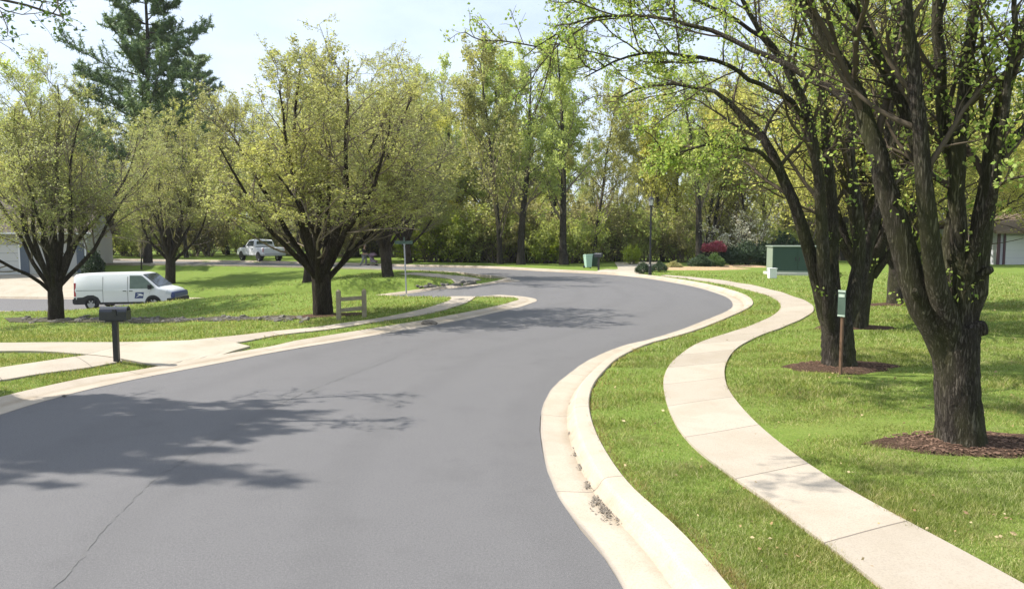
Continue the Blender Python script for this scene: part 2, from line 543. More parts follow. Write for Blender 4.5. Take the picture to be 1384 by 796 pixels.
DW = on_plane(275, 484, 0.0)
def z_road(x, y):
    x = np.asarray(x, float); y = np.asarray(y, float)
    prof = np.interp(x, [-45, -30, -20, -12, -8, -4, -0.5], [-1.62, -1.58, -1.48, -1.30, -1.0, -0.40, 0.0])
    f = smoothstep(25, 30, y) * (1 - smoothstep(0, 5, y - np.interp(x, [-60, -30, -12, -4], [52, 48.0, 43.5, 40.5])))
    return prof * f

# lawn heights: thin-plate surface through surveyed points
CTRL = np.array([
    (0, 5, .1), (5, 8.8, .13), (4, 3, .12), (6, 14, .13), (9, 20, .15), (13, 26, .15), (12, 35, .1), (20, 30, .15), (33, 50, .0), (17, 46, .05), (25, 12, .25),
    (40, 25, .3), (60, 50, .2), (0, 20, .05), (3, 28, 0), (8, 40, .08), (-5, 15, .1), (-9, 9, .1), (-8, 14, .1), (-11.5, 16.5, .02), (-20, 14, -.1), (-20, 6, .1),
    (-3, 23, .08), (-6.2, 24, -.10), (-1, 28, .1), (-11, 22, -.42), (-16, 24.5, -.78), (-18.5, 30, -1.02), (-12, 28.5, -.62), (-30, 30, -1.3), (-24, 22, -.8),
    (-12, 31.6, -.22), (-8, 30.0, -.0), (-10, 30.8, -.10), (-16, 33.0, -.62), (-20.7, 36.3, -1.16), (-4.5, 29.5, -.02), (-30, 38.6, -1.45), (-30, 47, -1.35), (-33, 52, -.5), (-23, 50, -.74),
    (-15, 43, -.80), (-12.5, 43, -.50), (-6.4, 38.6, 0.0), (-9, 42, -.03), (-21, 55, -.22), (-12, 50, 0.02), (-22.6, 66, .02), (-40, 70, 0.0), (-45, 52, -.6), (-60, 60, -.3), (0, 60, .05), (0, 80, .1),
    (40, 80, .1), (-60, 90, .2), (-60, 20, -.6), (80, 0, .5), (-60, 0, 0), (0, -20, 0.1), (90, 90, .4), (20, 60, .05)], float)
def _tps(r2):
    return 0.5 * r2 * np.log(np.maximum(r2, 1e-9))
_n = len(CTRL)
_A = np.zeros((_n + 3, _n + 3))
_dx = CTRL[:, None, :2] - CTRL[None, :, :2]
_A[:_n, :_n] = _tps((_dx ** 2).sum(2)) + np.eye(_n) * 1.5
_A[:_n, _n] = 1; _A[_n, :_n] = 1
_A[:_n, _n + 1:] = CTRL[:, :2]; _A[_n + 1:, :_n] = CTRL[:, :2].T
_w = np.linalg.solve(_A, np.concatenate([CTRL[:, 2], np.zeros(3)]))
def lawn(pts):
    out = np.zeros(len(pts))
    q = np.stack([np.clip(pts[:, 0], -70, 90), np.clip(pts[:, 1], -20, 95)], 1)
    for i in range(0, len(q), 20000):
        s = q[i:i + 20000]
        r2 = ((s[:, None, :] - CTRL[None, :, :2]) ** 2).sum(2)
        out[i:i + 20000] = _tps(r2) @ _w[:_n] + _w[_n] + s @ _w[_n + 1:]
    return out

def ground(pts, full=False):
    pts = np.asarray(pts, float).reshape(-1, 2)
    ins = inside(road_poly, pts)
    d = np.minimum(np.minimum(dist_line(right_edge, pts), dist_line(left_near, pts)), dist_line(left_far, pts))
    d = np.where(ins, -d, d)
    zr = z_road(pts[:, 0], pts[:, 1])
    t = np.clip((d - 0.30) / 0.32, 0, 1)
    lowd = np.ones(len(pts))
    for cx, cy, r in ((DW[0], DW[1], 2.0), (-1.0, 30.1, 1.3), (-1.6, 37.2, 1.2)):
        lowd = np.minimum(lowd, smoothstep(r, r + 1.1, np.hypot(pts[:, 0] - cx, pts[:, 1] - cy)))
    z = (zr - 0.2) * (1 - t) + (zr - 0.02 + 0.132 * lowd * np.where(pts[:, 0] < 1.3 + 0 * t, np.where(pts[:, 1] < 60, np.where(pts[:, 0] < -0.35 * (20 - pts[:, 1]) + 1.0, .48, 1.0), 1.0), 1.0)) * t
    u = smoothstep(0.62, np.where((pts[:, 1] > 29) & (pts[:, 0] < -3), 1.5, 2.4), d)
    z = z * (1 - u) + lawn(pts) * u
    rough = 0.012 * np.sin(pts[:, 0] * 1.9 + 0.7 * np.sin(pts[:, 1])) * np.sin(pts[:, 1] * 1.6 + pts[:, 0] * 0.4)
    z = z + rough * u
    return (z, d) if full else z

def ground1(x, y):
    return float(ground([(x, y)])[0])

def on_ground(px, py):
    """where the sight line through a pixel meets the ground"""
    d = ray(px, py)
    ts = np.linspace(3, 120, 1200) / d[1]
    P = np.stack([d[0] * ts, d[1] * ts], 1)
    zz = CAMH + d[2] * ts
    g = ground(P)
    hit = np.nonzero(zz <= g)[0]
    i = hit[0] if len(hit) else len(ts) - 1
    i = max(i, 1)
    a, b = zz[i - 1] - g[i - 1], zz[i] - g[i]
    f = a / (a - b) if a != b else 0
    p = P[i - 1] * (1 - f) + P[i] * f
    return np.array([p[0], p[1], ground1(*p)])

# ------------------------------------------------------------------ terrain sheet
def lines(lo, hi, step, far_lo, far_hi):
    a = list(np.arange(lo, hi + 1e-6, step))
    s, x = step, hi
    while x < far_hi:
        s *= 1.22
        x += s
        a.append(x)
    s, x = step, lo
    while x > far_lo:
        s *= 1.22
        x -= s
        a.insert(0, x)
    return np.array(a)
gx = lines(-24, 18, 0.21, -1500, 1500)
gy = lines(3, 56, 0.21, -300, 2500)
GX, GY = np.meshgrid(gx, gy)
gp = np.stack([GX.ravel(), GY.ravel()], 1)
gz = ground(gp)
nx, ny = len(gx), len(gy)
ground_exact = ground
GZ = gz.reshape(ny, nx)
GD = ground(gp, True)[1].reshape(ny, nx)
def _grid(A, pts):
    x, y = pts[:, 0], pts[:, 1]
    i = np.clip(np.searchsorted(gx, x) - 1, 0, nx - 2)
    j = np.clip(np.searchsorted(gy, y) - 1, 0, ny - 2)
    u = np.clip((x - gx[i]) / (gx[i + 1] - gx[i]), 0, 1)
    w = np.clip((y - gy[j]) / (gy[j + 1] - gy[j]), 0, 1)
    return (A[j, i] * (1 - u) + A[j, i + 1] * u) * (1 - w) + (A[j + 1, i] * (1 - u) + A[j + 1, i + 1] * u) * w
def ground(pts, full=False):
    pts = np.asarray(pts, float).reshape(-1, 2)
    z = _grid(GZ, pts)
    return (z, _grid(GD, pts)) if full else z
idx = np.arange(nx * ny).reshape(ny, nx)
gf = np.stack([idx[:-1, :-1].ravel(), idx[:-1, 1:].ravel(), idx[1:, 1:].ravel(), idx[1:, :-1].ravel()], 1)
tag(link_mesh('ground', np_mesh('ground', np.column_stack([gp, gz]), gf, True), M['turf']), kind='structure')

# ------------------------------------------------------------------ asphalt sheet
inner = []
for yy in np.arange(-13, 80, 1.3):
    for xx in np.arange(-60, 12, 1.6):
        inner.append((xx, yy))
inner = np.array(inner)
ok = inside(road_poly, inner)
dd = np.minimum(np.minimum(dist_line(right_edge, inner), dist_line(left_near, inner)), dist_line(left_far, inner))
inner = inner[ok & (dd > 0.5)]
allp = [Vector(p) for p in road_poly] + [Vector(p) for p in inner]
nb = len(road_poly)
vv, ee, ff, *_ = delaunay_2d_cdt(allp, [(i, (i + 1) % nb) for i in range(nb)], [], 1, 1e-5)
rv = np.array([(p.x, p.y) for p in vv])
rz_ = z_road(rv[:, 0], rv[:, 1])
ruv = np.column_stack([np.minimum(dist_line(right_edge, rv, 14), 20), rv[:, 1]])
tag(link_mesh('road', np_mesh('road', np.column_stack([rv, rz_]), np.array([f for f in ff if len(f) == 3]), True, ruv), M['asphalt']), kind='structure')

# seam line in the asphalt
seam = np.array(pix([(70, 800), (105, 760), (150, 705), (205, 652), (255, 618), (330, 572), (400, 536), (470, 508), (540, 482)]))
seam = catmull(seam, 160)
nrm = np.stack([-np.gradient(seam[:, 1]), np.gradient(seam[:, 0])], 1)
nrm /= np.linalg.norm(nrm, axis=1)[:, None]
jit = RNG.normal(0, 0.012, len(seam))
wid = 0.0045 * np.clip(RNG.normal(1, 0.45, len(seam)), 0.2, 2)
sa = seam + nrm * (jit + wid)[:, None]
sb = seam + nrm * (jit - wid)[:, None]
sv = np.vstack([np.column_stack([sa, np.full(len(sa), 0.004)]), np.column_stack([sb, np.full(len(sb), 0.004)])])
ns = len(seam)
sf = np.array([(i, i + 1, ns + i + 1, ns + i) for i in range(ns - 1) if (i * 7) % 23 > 2])
tag(link_mesh('road_crack', np_mesh('road_crack', sv, sf), M['crack']), kind='structure')

# ------------------------------------------------------------------ curbs with gutter pans
PROFILE = [(-0.015, -0.06), (0.0, 0.006), (0.02, 0.010), (0.30, -0.012), (0.36, -0.010), (0.405, 0.03), (0.445, 0.095), (0.475, 0.122), (0.52, 0.132), (0.655, 0.138), (0.668, 0.125), (0.675, -0.12)]
ROLLED = [(-0.015, -0.06), (0.0, 0.006), (0.02, 0.010), (0.25, 0.0), (0.38, 0.012), (0.50, 0.036), (0.60, 0.058), (0.655, 0.064), (0.668, 0.055), (0.675, -0.12)]
def curb(name, line, side, drops=(), tall=1.0, prof=None):
    prof = prof or PROFILE
    """sweep the curb profile along the asphalt edge; side=+1 means outward is to the right of travel"""
    P = line
    T = np.gradient(P, axis=0)
    T /= np.linalg.norm(T, axis=1)[:, None]
    N = np.stack([T[:, 1], -T[:, 0]], 1) * side
    zr = z_road(P[:, 0], P[:, 1])
    low = np.full(len(P), tall)
    for (cx, cy, r) in drops:
        d = np.hypot(P[:, 0] - cx, P[:, 1] - cy)
        low = np.minimum(low, smoothstep(r, r + 0.9, d))
    s = arclen(P)
    V, U = [], []
    wob = np.convolve(RNG.normal(0, 1, len(P) + 6), np.ones(7) / 7, 'valid') * .03
    for (o, z) in prof:
        zz = np.where(z > 0.02, 0.012 + (z - 0.012) * (0.22 + 0.78 * low), z)
        V.append(np.column_stack([P + N * (o + (wob if abs(o) < .021 else 0) * np.ones(len(P)))[:, None], zr + zz]))
        U.append(np.column_stack([s, np.full(len(P), o)]))
    n, m = len(P), len(prof)
    V = np.vstack(V); U = np.vstack(U)
    F = []
    for j in range(m - 1):
        a = np.arange(n - 1) + j * n
        q = np.stack([a, a + 1, a + 1 + n, a + n], 1)
        F.append(q if side < 0 else q[:, ::-1])
    me = np_mesh(name, V, np.vstack(F), True, U)
    me.set_sharp_from_angle(angle=math.radians(16))
    return tag(link_mesh(name, me, M['curb_concrete']), kind='structure')
fine_r = catmull(right_edge[::2], 700)
curb('curb_outer', fine_r, 1)
dw = DW
curb('curb_near', catmull(left_near[::2], 520), -1, [(dw[0], dw[1], 1.7), (-1.0, 30.1, 1.2)], 1.0, ROLLED)
curb('curb_far', catmull(left_far[::2], 400), -1, [(-1.6, 37.2, 1.0)])

# ------------------------------------------------------------------ flat slabs: sidewalks and driveways
SLABS = []
def slab(name, left, right, n, material, lift=0.03, kind='structure', u0=0.0, extra=None):
    L, R = catmull(left, n), catmull(right, n)
    if n > 100:
        for _ in range(10):
            L[1:-1] = L[1:-1] * .5 + (L[:-2] + L[2:]) * .25
            R[1:-1] = R[1:-1] * .5 + (R[:-2] + R[2:]) * .25
    mid = (L + R) / 2
    s = arclen(mid) + u0
    cols = 5
    V, U = [], []
    for j in range(cols):
        t = j / (cols - 1)
        P = L * (1 - t) + R * t
        z = ground(P) + lift
        V.append(np.column_stack([P, z])); U.append(np.column_stack([s, np.full(n, t)]))
    for (P, t) in ((L, 0.0), (R, 1.0)):        # skirts
        V.append(np.column_stack([P, ground(P) - 0.1])); U.append(np.column_stack([s, np.full(n, t)]))
    V = np.vstack(V); U = np.vstack(U)
    F = []
    order = [cols] + list(range(cols)) + [cols + 1]
    for a_, b_ in zip(order[:-1], order[1:]):
        i = np.arange(n - 1)
        F.append(np.stack([a_ * n + i, b_ * n + i, b_ * n + i + 1, a_ * n + i + 1], 1))
    base = len(V)
    V = np.vstack([V] + [V[[j * n + e for j in range(cols)]] - [0, 0, .12] for e in (0, n - 1)])
    U = np.vstack([U] + [U[[j * n + e for j in range(cols)]] for e in (0, n - 1)])
    for q_, e in enumerate((0, n - 1)):
        F.append(np.array([(j * n + e, (j + 1) * n + e, base + q_ * cols + j + 1, base + q_ * cols + j) for j in range(cols - 1)]))
    o = link_mesh(name, np_mesh(name, V, np.vstack(F), False, U), material)
    SLABS.append(np.vstack([L, R[::-1]]))
    return tag(o, kind=kind)

ZS = 0.14
sw_left = [np.array([3.9, -14.0]), np.array([2.75, 0.0])] + pix([(1206, 796), (1132, 749), (1073, 704), (1017, 661), (945, 614), (912, 575), (898, 535), (895, 511), (899, 499), (910, 486), (930, 470), (955, 458), (993, 447), (1021, 437.5), (1047, 425), (1056, 415),
      (1051, 405), (1038, 398.5), (1012, 391), (985, 384.8), (950, 379), (915, 374.5), (893, 372.4)], ZS)
sw_right = [np.array([5.0, -14.0]), np.array([3.95, 0.0])] + pix([(1410, 800), (1302, 746), (1222, 704), (1142, 661), (1068, 612), (1012, 563), (984, 530), (978, 506), (979, 493), (990, 474), (1011, 460), (1043, 448), (1072, 437.5), (1095, 425.5), (1101, 417),
      (1093.5, 409), (1081, 403), (1053, 393.5), (1011, 383.5), (960, 376), (925, 372.6), (900, 371.0)], ZS)
slab('sidewalk_right', sw_left, sw_right, 170, M['sidewalk_concrete'])
# left: walk before the driveway, driveway, walk after it
slab('sidewalk_left', [np.array([-11.2, 2.0])] + pix([(-90, 511), (0, 497), (60, 488.5), (112, 480.5), (150, 475)], .12), [np.array([-9.9, 2.0])] + pix([(-80, 528), (0, 513), (60, 502.5), (120, 492.5), (165, 484)], .12), 60, M['sidewalk_concrete'])
slab('driveway', pix([(-260, 463), (0, 463.5), (120, 464), (232, 463.6), (300, 462), (338, 466)], .06) , pix([(-290, 480), (0, 477.5), (110, 482), (170, 486), (216, 490), (226, 494)], .08), 50, M['driveway_concrete'], 0.045)
slab('footpath', pix([(205, 466.5), (290, 455), (340, 448.6), (440, 438), (520, 427), (567, 418.5), (602, 408.5), (610, 402), (602, 397.5)], .1), pix([(225, 476), (330, 458.5), (375, 451.5), (450, 442.5), (521, 431.5), (575, 423.5), (622, 412), (640, 404), (644, 399)], .1), 60, M['sidewalk_concrete'], 0.03)
# beyond the side street
slab('footpath', [np.array([-2.9, 38.6]), np.array([-4.2, 40.4]), np.array([-6.6, 43.2])], [np.array([-1.6, 38.9]), np.array([-3.0, 41.0]), np.array([-5.8, 44.1])], 40, M['sidewalk_concrete'], 0.035)
# bright driveway of the left house, and the far one at the road's end
slab('driveway', [np.array([-27.2, 45.6]), np.array([-28.2, 48.5]), np.array([-30.6, 53.4])], [np.array([-46.0, 48.0]), np.array([-46.0, 49.0]), np.array([-46.4, 50.0])], 24, M['driveway_concrete'], 0.05)
slab('driveway', pix([(800, 369.4), (812, 367), (822, 366), (835, 365.2)], .05) + [np.array([8.6, 62.0])], pix([(858, 373.4), (866, 371), (872, 369), (880, 367.4)], .05) + [np.array([12.2, 62.0])], 24, M['driveway_concrete'], 0.045)

M['bed_soil'] = mat_plain('bed_soil', (0.075, 0.068, 0.045), 0.95, 0.1, var=0.5, scale=9)
def wob_line(pts, amp):
    q = catmull([on_ground(x, y)[:2] for x, y in pts], 40)
    return q + RNG.normal(0, amp, q.shape)
slab('rock_bed', wob_line([(10, 430.5), (120, 430.5), (250, 430.0), (350, 428.5), (425, 426.0)], .16), wob_line([(10, 436), (120, 436), (250, 435), (350, 433), (428, 430.5)], .10), 60, M['bed_soil'], 0.025)
# gutter dirt lying along the curb
bm = bmesh.new()
for (x, y, s) in [(824, 693, .17), (817, 686, .12), (806, 676, .13), (795, 654, .10), (786, 631, .10), (780, 612, .11), (778, 604, .07), (773, 567, .08), (772, 545, .07), (770, 585, .05), (836, 700, .05)]:
    p = on_plane(x, y, 0.0)
    for i in range(int(620 * s)):
        gx_, gy_ = random.gauss(0, .42), random.gauss(0, .50)
        cx, cy_ = p[0] + s * (gx_ * .55 + gy_ * .25), p[1] + s * gy_ * 1.5
        r_, a0 = random.uniform(.004, .017), random.uniform(0, 6.28)
        k_ = random.randint(3, 5)
        bm.faces.new([bm.verts.new((cx + math.cos(a0 + q * 6.28 / k_) * r_ * random.uniform(.6, 1.3), cy_ + math.sin(a0 + q * 6.28 / k_) * r_ * 1.2, -.002 + random.uniform(0, .012))) for q in range(k_)])
M['dirt'] = mat_plain('gutter_dirt', (0.19, 0.165, 0.135), 0.95, 0.1, var=0.5, scale=25)
tag(bm_obj('leaf_litter', bm, M['dirt']), kind='stuff')

# ------------------------------------------------------------------ mulch rings
def disc_ground(name, cx, cy, r, material, label, cat, squash=1.0, height=0.07, seed=0, group=None):
    rr = random.Random(seed)
    n, m = 40, 6
    ph = [rr.uniform(0, 6.28) for _ in range(4)]
    V, F = [], []
    cpts = []
    for j in range(m + 1):
        for i in range(n):
            a = i / n * 2 * math.pi
            e = 1 + 0.13 * math.sin(2 * a + ph[0]) + 0.10 * math.sin(3 * a + ph[1]) + 0.07 * math.sin(7 * a + ph[2])
            q = j / m
            cpts.append((cx + math.cos(a) * r * e * q, cy + math.sin(a) * r * e * q * squash))
    gz_ = ground(cpts)
    for j in range(m + 1):
        q = j / m
        for i in range(n):
            x, y = cpts[j * n + i]
            V.append((x, y, gz_[j * n + i] + height * (1 - q ** 3) + (0.012 if j < m else -0.02) + rr.uniform(-.008, .008)))
    for j in range(m):
        for i in range(n):
            F.append((j * n + i, j * n + (i + 1) % n, (j + 1) * n + (i + 1) % n, (j + 1) * n + i))
    o = link_mesh(name, np_mesh(name, V, F, True), material)
    MULCH.append((cx, cy, r * 1.0, squash))
    tag(o, label, cat, group, 'structure' if label is None else None)
    return o
MULCH = []

# ------------------------------------------------------------------ tree growing
def unit(a):
    return a / np.maximum(np.linalg.norm(a, axis=-1, keepdims=True), 1e-9)

def shoot(start, d, L, r0, r1, S, wander, trop, rng, bend=0.0):
    """grow N shoots at once: returns points (N,S+1,3) and radii (N,S+1)"""
    N = len(start)
    P = np.zeros((N, S + 1, 3)); P[:, 0] = start
    d = unit(np.array(d, float))
    step = (np.asarray(L, float) / S)[:, None]
    trop = np.asarray(trop, float)
    for i in range(S):
        d = unit(d + rng.normal(0, wander, (N, 3)) + trop * (1 if bend == 0 else (1 - bend * 2 * i / S)))
        P[:, i + 1] = P[:, i] + d * step
    t = np.linspace(0, 1, S + 1)[None, :]
    R = np.asarray(r0)[:, None] * (1 - t) + np.asarray(r1)[:, None] * t
    return P, R

def tubes(P, R, sides, lump=0.0, rng=None):
    N, K, _ = P.shape
    T = unit(np.gradient(P, axis=1))
    ref = np.where(np.abs(T[:, :1, 2:3]) > 0.85, np.array([[[1.0, 0, 0]]]), np.array([[[0, 0, 1.0]]]))
    ref = np.broadcast_to(ref, T.shape)
    A = unit(np.cross(T, ref)); B = np.cross(T, A)
    a = np.arange(sides) / sides * 2 * np.pi
    ca, sa_ = np.cos(a), np.sin(a)
    rad = np.broadcast_to(R[:, :, None], (N, K, sides))
    if lump > 0:
        ph = rng.uniform(0, 6.28, (N, 1, 3))
        rad = rad * (1 + lump * (np.sin(3 * a[None, None] + ph[..., :1]) * 0.5 + 0.35 * np.sin(5 * a[None, None] + ph[..., 1:2]) + rng.normal(0, 0.35, (N, K, sides))))
    V = P[:, :, None, :] + rad[..., None] * (A[:, :, None, :] * ca[None, None, :, None] + B[:, :, None, :] * sa_[None, None, :, None])
    V = V.reshape(-1, 3)
    base = (np.arange(N) * K * sides)[:, None, None]
    k = (np.arange(K - 1) * sides)[None, :, None]
    s = np.arange(sides)[None, None, :]
    s2 = (np.arange(sides) + 1) % sides
    s2 = s2[None, None, :]
    F = np.stack([base + k + s, base + k + s2, base + k + sides + s2, base + k + sides + s], -1).reshape(-1, 4)
    return V, F

def spawn(P, R, Kc, t0, t1, ang, lf, rng, rfac=0.55, upbias=0.0, L=None):
    """Kc children on every parent shoot"""
    N, K, _ = P.shape
    t = t0 + (t1 - t0) * ((np.arange(Kc)[None, :] + rng.uniform(0, 1, (N, Kc))) / Kc)
    f = t * (K - 1)
    i = np.minimum(f.astype(int), K - 2)
    w = (f - i)[..., None]
    rows = np.arange(N)[:, None]
    S = P[rows, i] * (1 - w) + P[rows, i + 1] * w
    T = unit(P[rows, i + 1] - P[rows, i])
    Rr = R[rows, i] * (1 - w[..., 0]) + R[rows, i + 1] * w[..., 0]
    rnd = unit(np.cross(T, rng.normal(0, 1, T.shape)))
    a = np.radians(rng.uniform(ang[0], ang[1], t.shape))[..., None]
    D = unit(T * np.cos(a) + rnd * np.sin(a) + np.array([0, 0, upbias]))
    if L is None:
        L = np.linalg.norm(P[:, -1] - P[:, 0], axis=1)
    Lc = L[:, None] * rng.uniform(lf[0], lf[1], t.shape) * (1.15 - 0.55 * t)
    return S.reshape(-1, 3), D.reshape(-1, 3), Lc.ravel(), (Rr * rfac).ravel()

def along(P, per, rng, t0=0.25):
    N, K, _ = P.shape
    t = rng.uniform(t0, 1.0, (N, per)) * (K - 1)
    i = np.minimum(t.astype(int), K - 2)
    w = (t - i)[..., None]
    rows = np.arange(N)[:, None]
    return (P[rows, i] * (1 - w) + P[rows, i + 1] * w).reshape(-1, 3)

def leaf_cards(anchor, size, rng, jitter=0.05, flat=0.0, svar=0.35, aspect=0.62):
    n = len(anchor)
    s = size * np.exp(rng.normal(0, svar, n))[:, None]
    a = unit(rng.normal(0, 1, (n, 3)) * np.array([1, 1, 1 - flat]))
    b = unit(np.cross(a, rng.normal(0, 1, (n, 3))))
    p = anchor + rng.normal(0, jitter, (n, 3))
    nrm = np.cross(a, b)
    V = np.stack([p, p + a * s * 0.5 + b * s * aspect * 0.5 + nrm * s * 0.08, p + a * s, p + a * s * 0.5 - b * s * aspect * 0.5 + nrm * s * 0.08], 1).reshape(-1, 3)
    F = np.arange(4 * n).reshape(-1, 4)
    return V, F

class Wood:
    def __init__(self): self.v, self.f, self.n = [], [], 0
    def add(self, V, F):
        self.v.append(V); self.f.append(F + self.n); self.n += len(V)
    def mesh(self, name, smooth=True):
        return np_mesh(name, np.vstack(self.v), np.vstack(self.f), smooth)

def trunk_flare(P, R, h=0.55, amt=0.45):
    z = P[:, :, 2] - P[:, :1, 2]
    return R * (1 + amt * np.exp(-z / h * 2.2))

def finish_tree(name, meshes, mats):
    """(trunk mesh, branch mesh, crown mesh) -> prototype tuple"""
    for me, m in zip(meshes, mats):
        if me is not None and len(me.materials) == 0: me.materials.append(m)
    return meshes

def plant(name, proto, loc, rz=0.0, scale=1.0, label=None, cat='tree', group=None, mats=None, parts=('trunk', 'branches', 'crown')):
    e = empty(name, loc, rz)
    e.scale = (scale, scale, scale) if np.isscalar(scale) else scale
    for me, pn in zip(proto, parts):
        if me is None: continue
        o = bpy.data.objects.new(pn, me)
        COL.objects.link(o)
        o.parent = e
        if mats and mats.get(pn):
            o.material_slots[0].link = 'OBJECT'
            o.material_slots[0].material = mats[pn]
    return tag(e, label, cat, group)

def pear_proto(seed, *a_, prune=2.55, **k_):
    return _pear(seed, prune, *a_, **k_)
def _pear(seed, prune, H=9.5, spread=1.0, trunk_h=1.5, r=0.34, leafs=3, leaf=0.085, nl=10, mats=None, fork=False, low=0.0):
    """street pear: short trunk, many upswept limbs, dense twiggy rounded head"""
    rng = np.random.default_rng(seed)
    tr, br = Wood(), Wood()
    S = 9
    P, R = shoot(np.array([[0, 0, -0.15]]), np.array([[rng.normal(0, .04), rng.normal(0, .04), 1]]), np.array([trunk_h + 0.75]), np.array([r]), np.array([r * 0.92]), S, 0.03, [0, 0, 0.05], rng)
    R = trunk_flare(P, R, .5, .18)
    V, F = tubes(P, R, 18, 0.07, rng); tr.add(V, F)
    top = P[0, -1]
    az = np.arange(nl) * 2.39996 + rng.uniform(-.25, .25, nl)
    tilt = np.radians(np.linspace(8, 45, nl) + rng.uniform(-5, 5, nl)) * (0.85 + 0.2 * spread)
    start = np.stack([top[0] + np.cos(az) * r * .45, top[1] + np.sin(az) * r * .45, top[2] - 0.15 - np.linspace(0, .6, nl)], 1)
    D = np.stack([np.cos(az) * np.sin(tilt), np.sin(az) * np.sin(tilt), np.cos(tilt)], 1)
    Ll = (H - trunk_h) * np.linspace(0.98, 0.66, nl) * rng.uniform(.92, 1.08, nl)
    r0 = r * np.linspace(.44, .30, nl)
    P1, R1 = shoot(start, D, Ll, r0, r0 * 0.16, 10, 0.10, [0, 0, 0.07], rng)
    V, F = tubes(P1, R1, 9, 0.06, rng); tr.add(V, F)
    s, d, L, rr = spawn(P1, R1, 12, 0.22, 0.99, (26, 68), (.26, .48), rng, .52, 0.12, Ll)
    P2, R2 = shoot(s, d, L, np.maximum(rr, .014), np.maximum(rr * .3, .007), 7, 0.13, [0, 0, 0.05], rng, 0.5)
    V, F = tubes(P2, R2, 5); br.add(V, F)
    # low outer sweepers
    L2 = np.linalg.norm(P2[:, -1] - P2[:, 0], axis=1)
    s, d, L, rr = spawn(P2, R2, 9, 0.12, 1.0, (25, 75), (.34, .62), rng, .5, 0.05 - low, L2)
    P3, R3 = shoot(s, d, np.minimum(L, 1.9), np.maximum(rr, .007), np.full(len(s), .004), 5, 0.17, [0, 0, 0.02 - low * .4], rng)
    kp = (P3[:, -1, 2] > prune + rng.normal(0, .25, len(P3))); P3, R3 = P3[kp], R3[kp]
    V, F = tubes(P3, R3, 3); br.add(V, F)
    s, d, L, rr = spawn(P3, R3, 5, 0.2, 1.0, (25, 75), (.35, .7), rng, .5, 0.0)
    P4, R4 = shoot(s, d, np.clip(L, .22, .8), np.full(len(s), .0045), np.full(len(s), .003), 3, 0.2, [0, 0, 0.03], rng)
    V, F = tubes(P4, R4, 3); br.add(V, F)
    A = np.vstack([along(P4, leafs, rng, .2), along(P3, leafs + 1, rng, .2)])
    # the tint of whole boughs differs: thin out in patches
    keep = (np.sin(A[:, 0] * 1.3 + seed) + np.sin(A[:, 1] * 1.5 + 2) + np.sin(A[:, 2] * 1.4 + 1) + rng.normal(0, .9, len(A))) > -1.5
    keep &= A[:, 2] > prune - .05 + rng.normal(0, .2, len(A))
    V, F = leaf_cards(A[keep], leaf, rng, leaf * .55)
    crown = np_mesh('crown', V, F)
    return finish_tree('pear', (tr.mesh('trunk'), br.mesh('branches'), crown), mats)

def wood_proto(seed, H=18, crown0=0.3, spread=0.32, r=0.24, leafs=3, leaf=0.17, nb=26, mats=None, up=0.5):
    """forest tree: long bole, ascending side limbs, thin airy crown"""
    rng = np.random.default_rng(seed)
    tr, br = Wood(), Wood()
    P, R = shoot(np.array([[0, 0, -0.2]]), np.array([[0, 0, 1.0]]), np.array([H]), np.array([r]), np.array([r * .12]), 14, 0.045, [0, 0, .06], rng)
    R = trunk_flare(P, R, 0.8, .35)
    V, F = tubes(P, R, 10, 0.05, rng); tr.add(V, F)
    s, d, L, rr = spawn(P, R, nb, crown0, .97, (38, 75), (spread * .7, spread * 1.2), rng, .42, up, np.array([H]))
    P1, R1 = shoot(s, d, L, np.maximum(rr, .03), np.maximum(rr * .2, .01), 8, .11, [0, 0, .06], rng)
    V, F = tubes(P1, R1, 5); br.add(V, F)
    L1 = np.linalg.norm(P1[:, -1] - P1[:, 0], axis=1)
    s, d, L, rr = spawn(P1, R1, 7, .25, 1.0, (25, 60), (.28, .5), rng, .5, .1, L1)
    P2, R2 = shoot(s, d, L, np.maximum(rr, .012), np.full(len(s), .008), 5, .16, [0, 0, .05], rng)
    V, F = tubes(P2, R2, 3); br.add(V, F)
    s, d, L, rr = spawn(P2, R2, 4, .2, 1.0, (25, 65), (.35, .65), rng, .5, .1)
    P3, R3 = shoot(s, d, np.clip(L, .3, 1.3), np.full(len(s), .008), np.full(len(s), .005), 3, .2, [0, 0, .05], rng)
    V, F = tubes(P3, R3, 3); br.add(V, F)
    A = np.vstack([along(P3, leafs * 2, rng, .2), along(P2, leafs * 2, rng, .3)])
    keep = (np.sin(A[:, 0] * .9 + seed) + np.sin(A[:, 1] * .8 + 2) + np.sin(A[:, 2] * .7) + rng.normal(0, .8, len(A))) > -.7
    V, F = leaf_cards(A[keep], leaf, rng, leaf * .9)
    return finish_tree('wood', (tr.mesh('trunk'), br.mesh('branches'), np_mesh('crown', V, F)), mats)

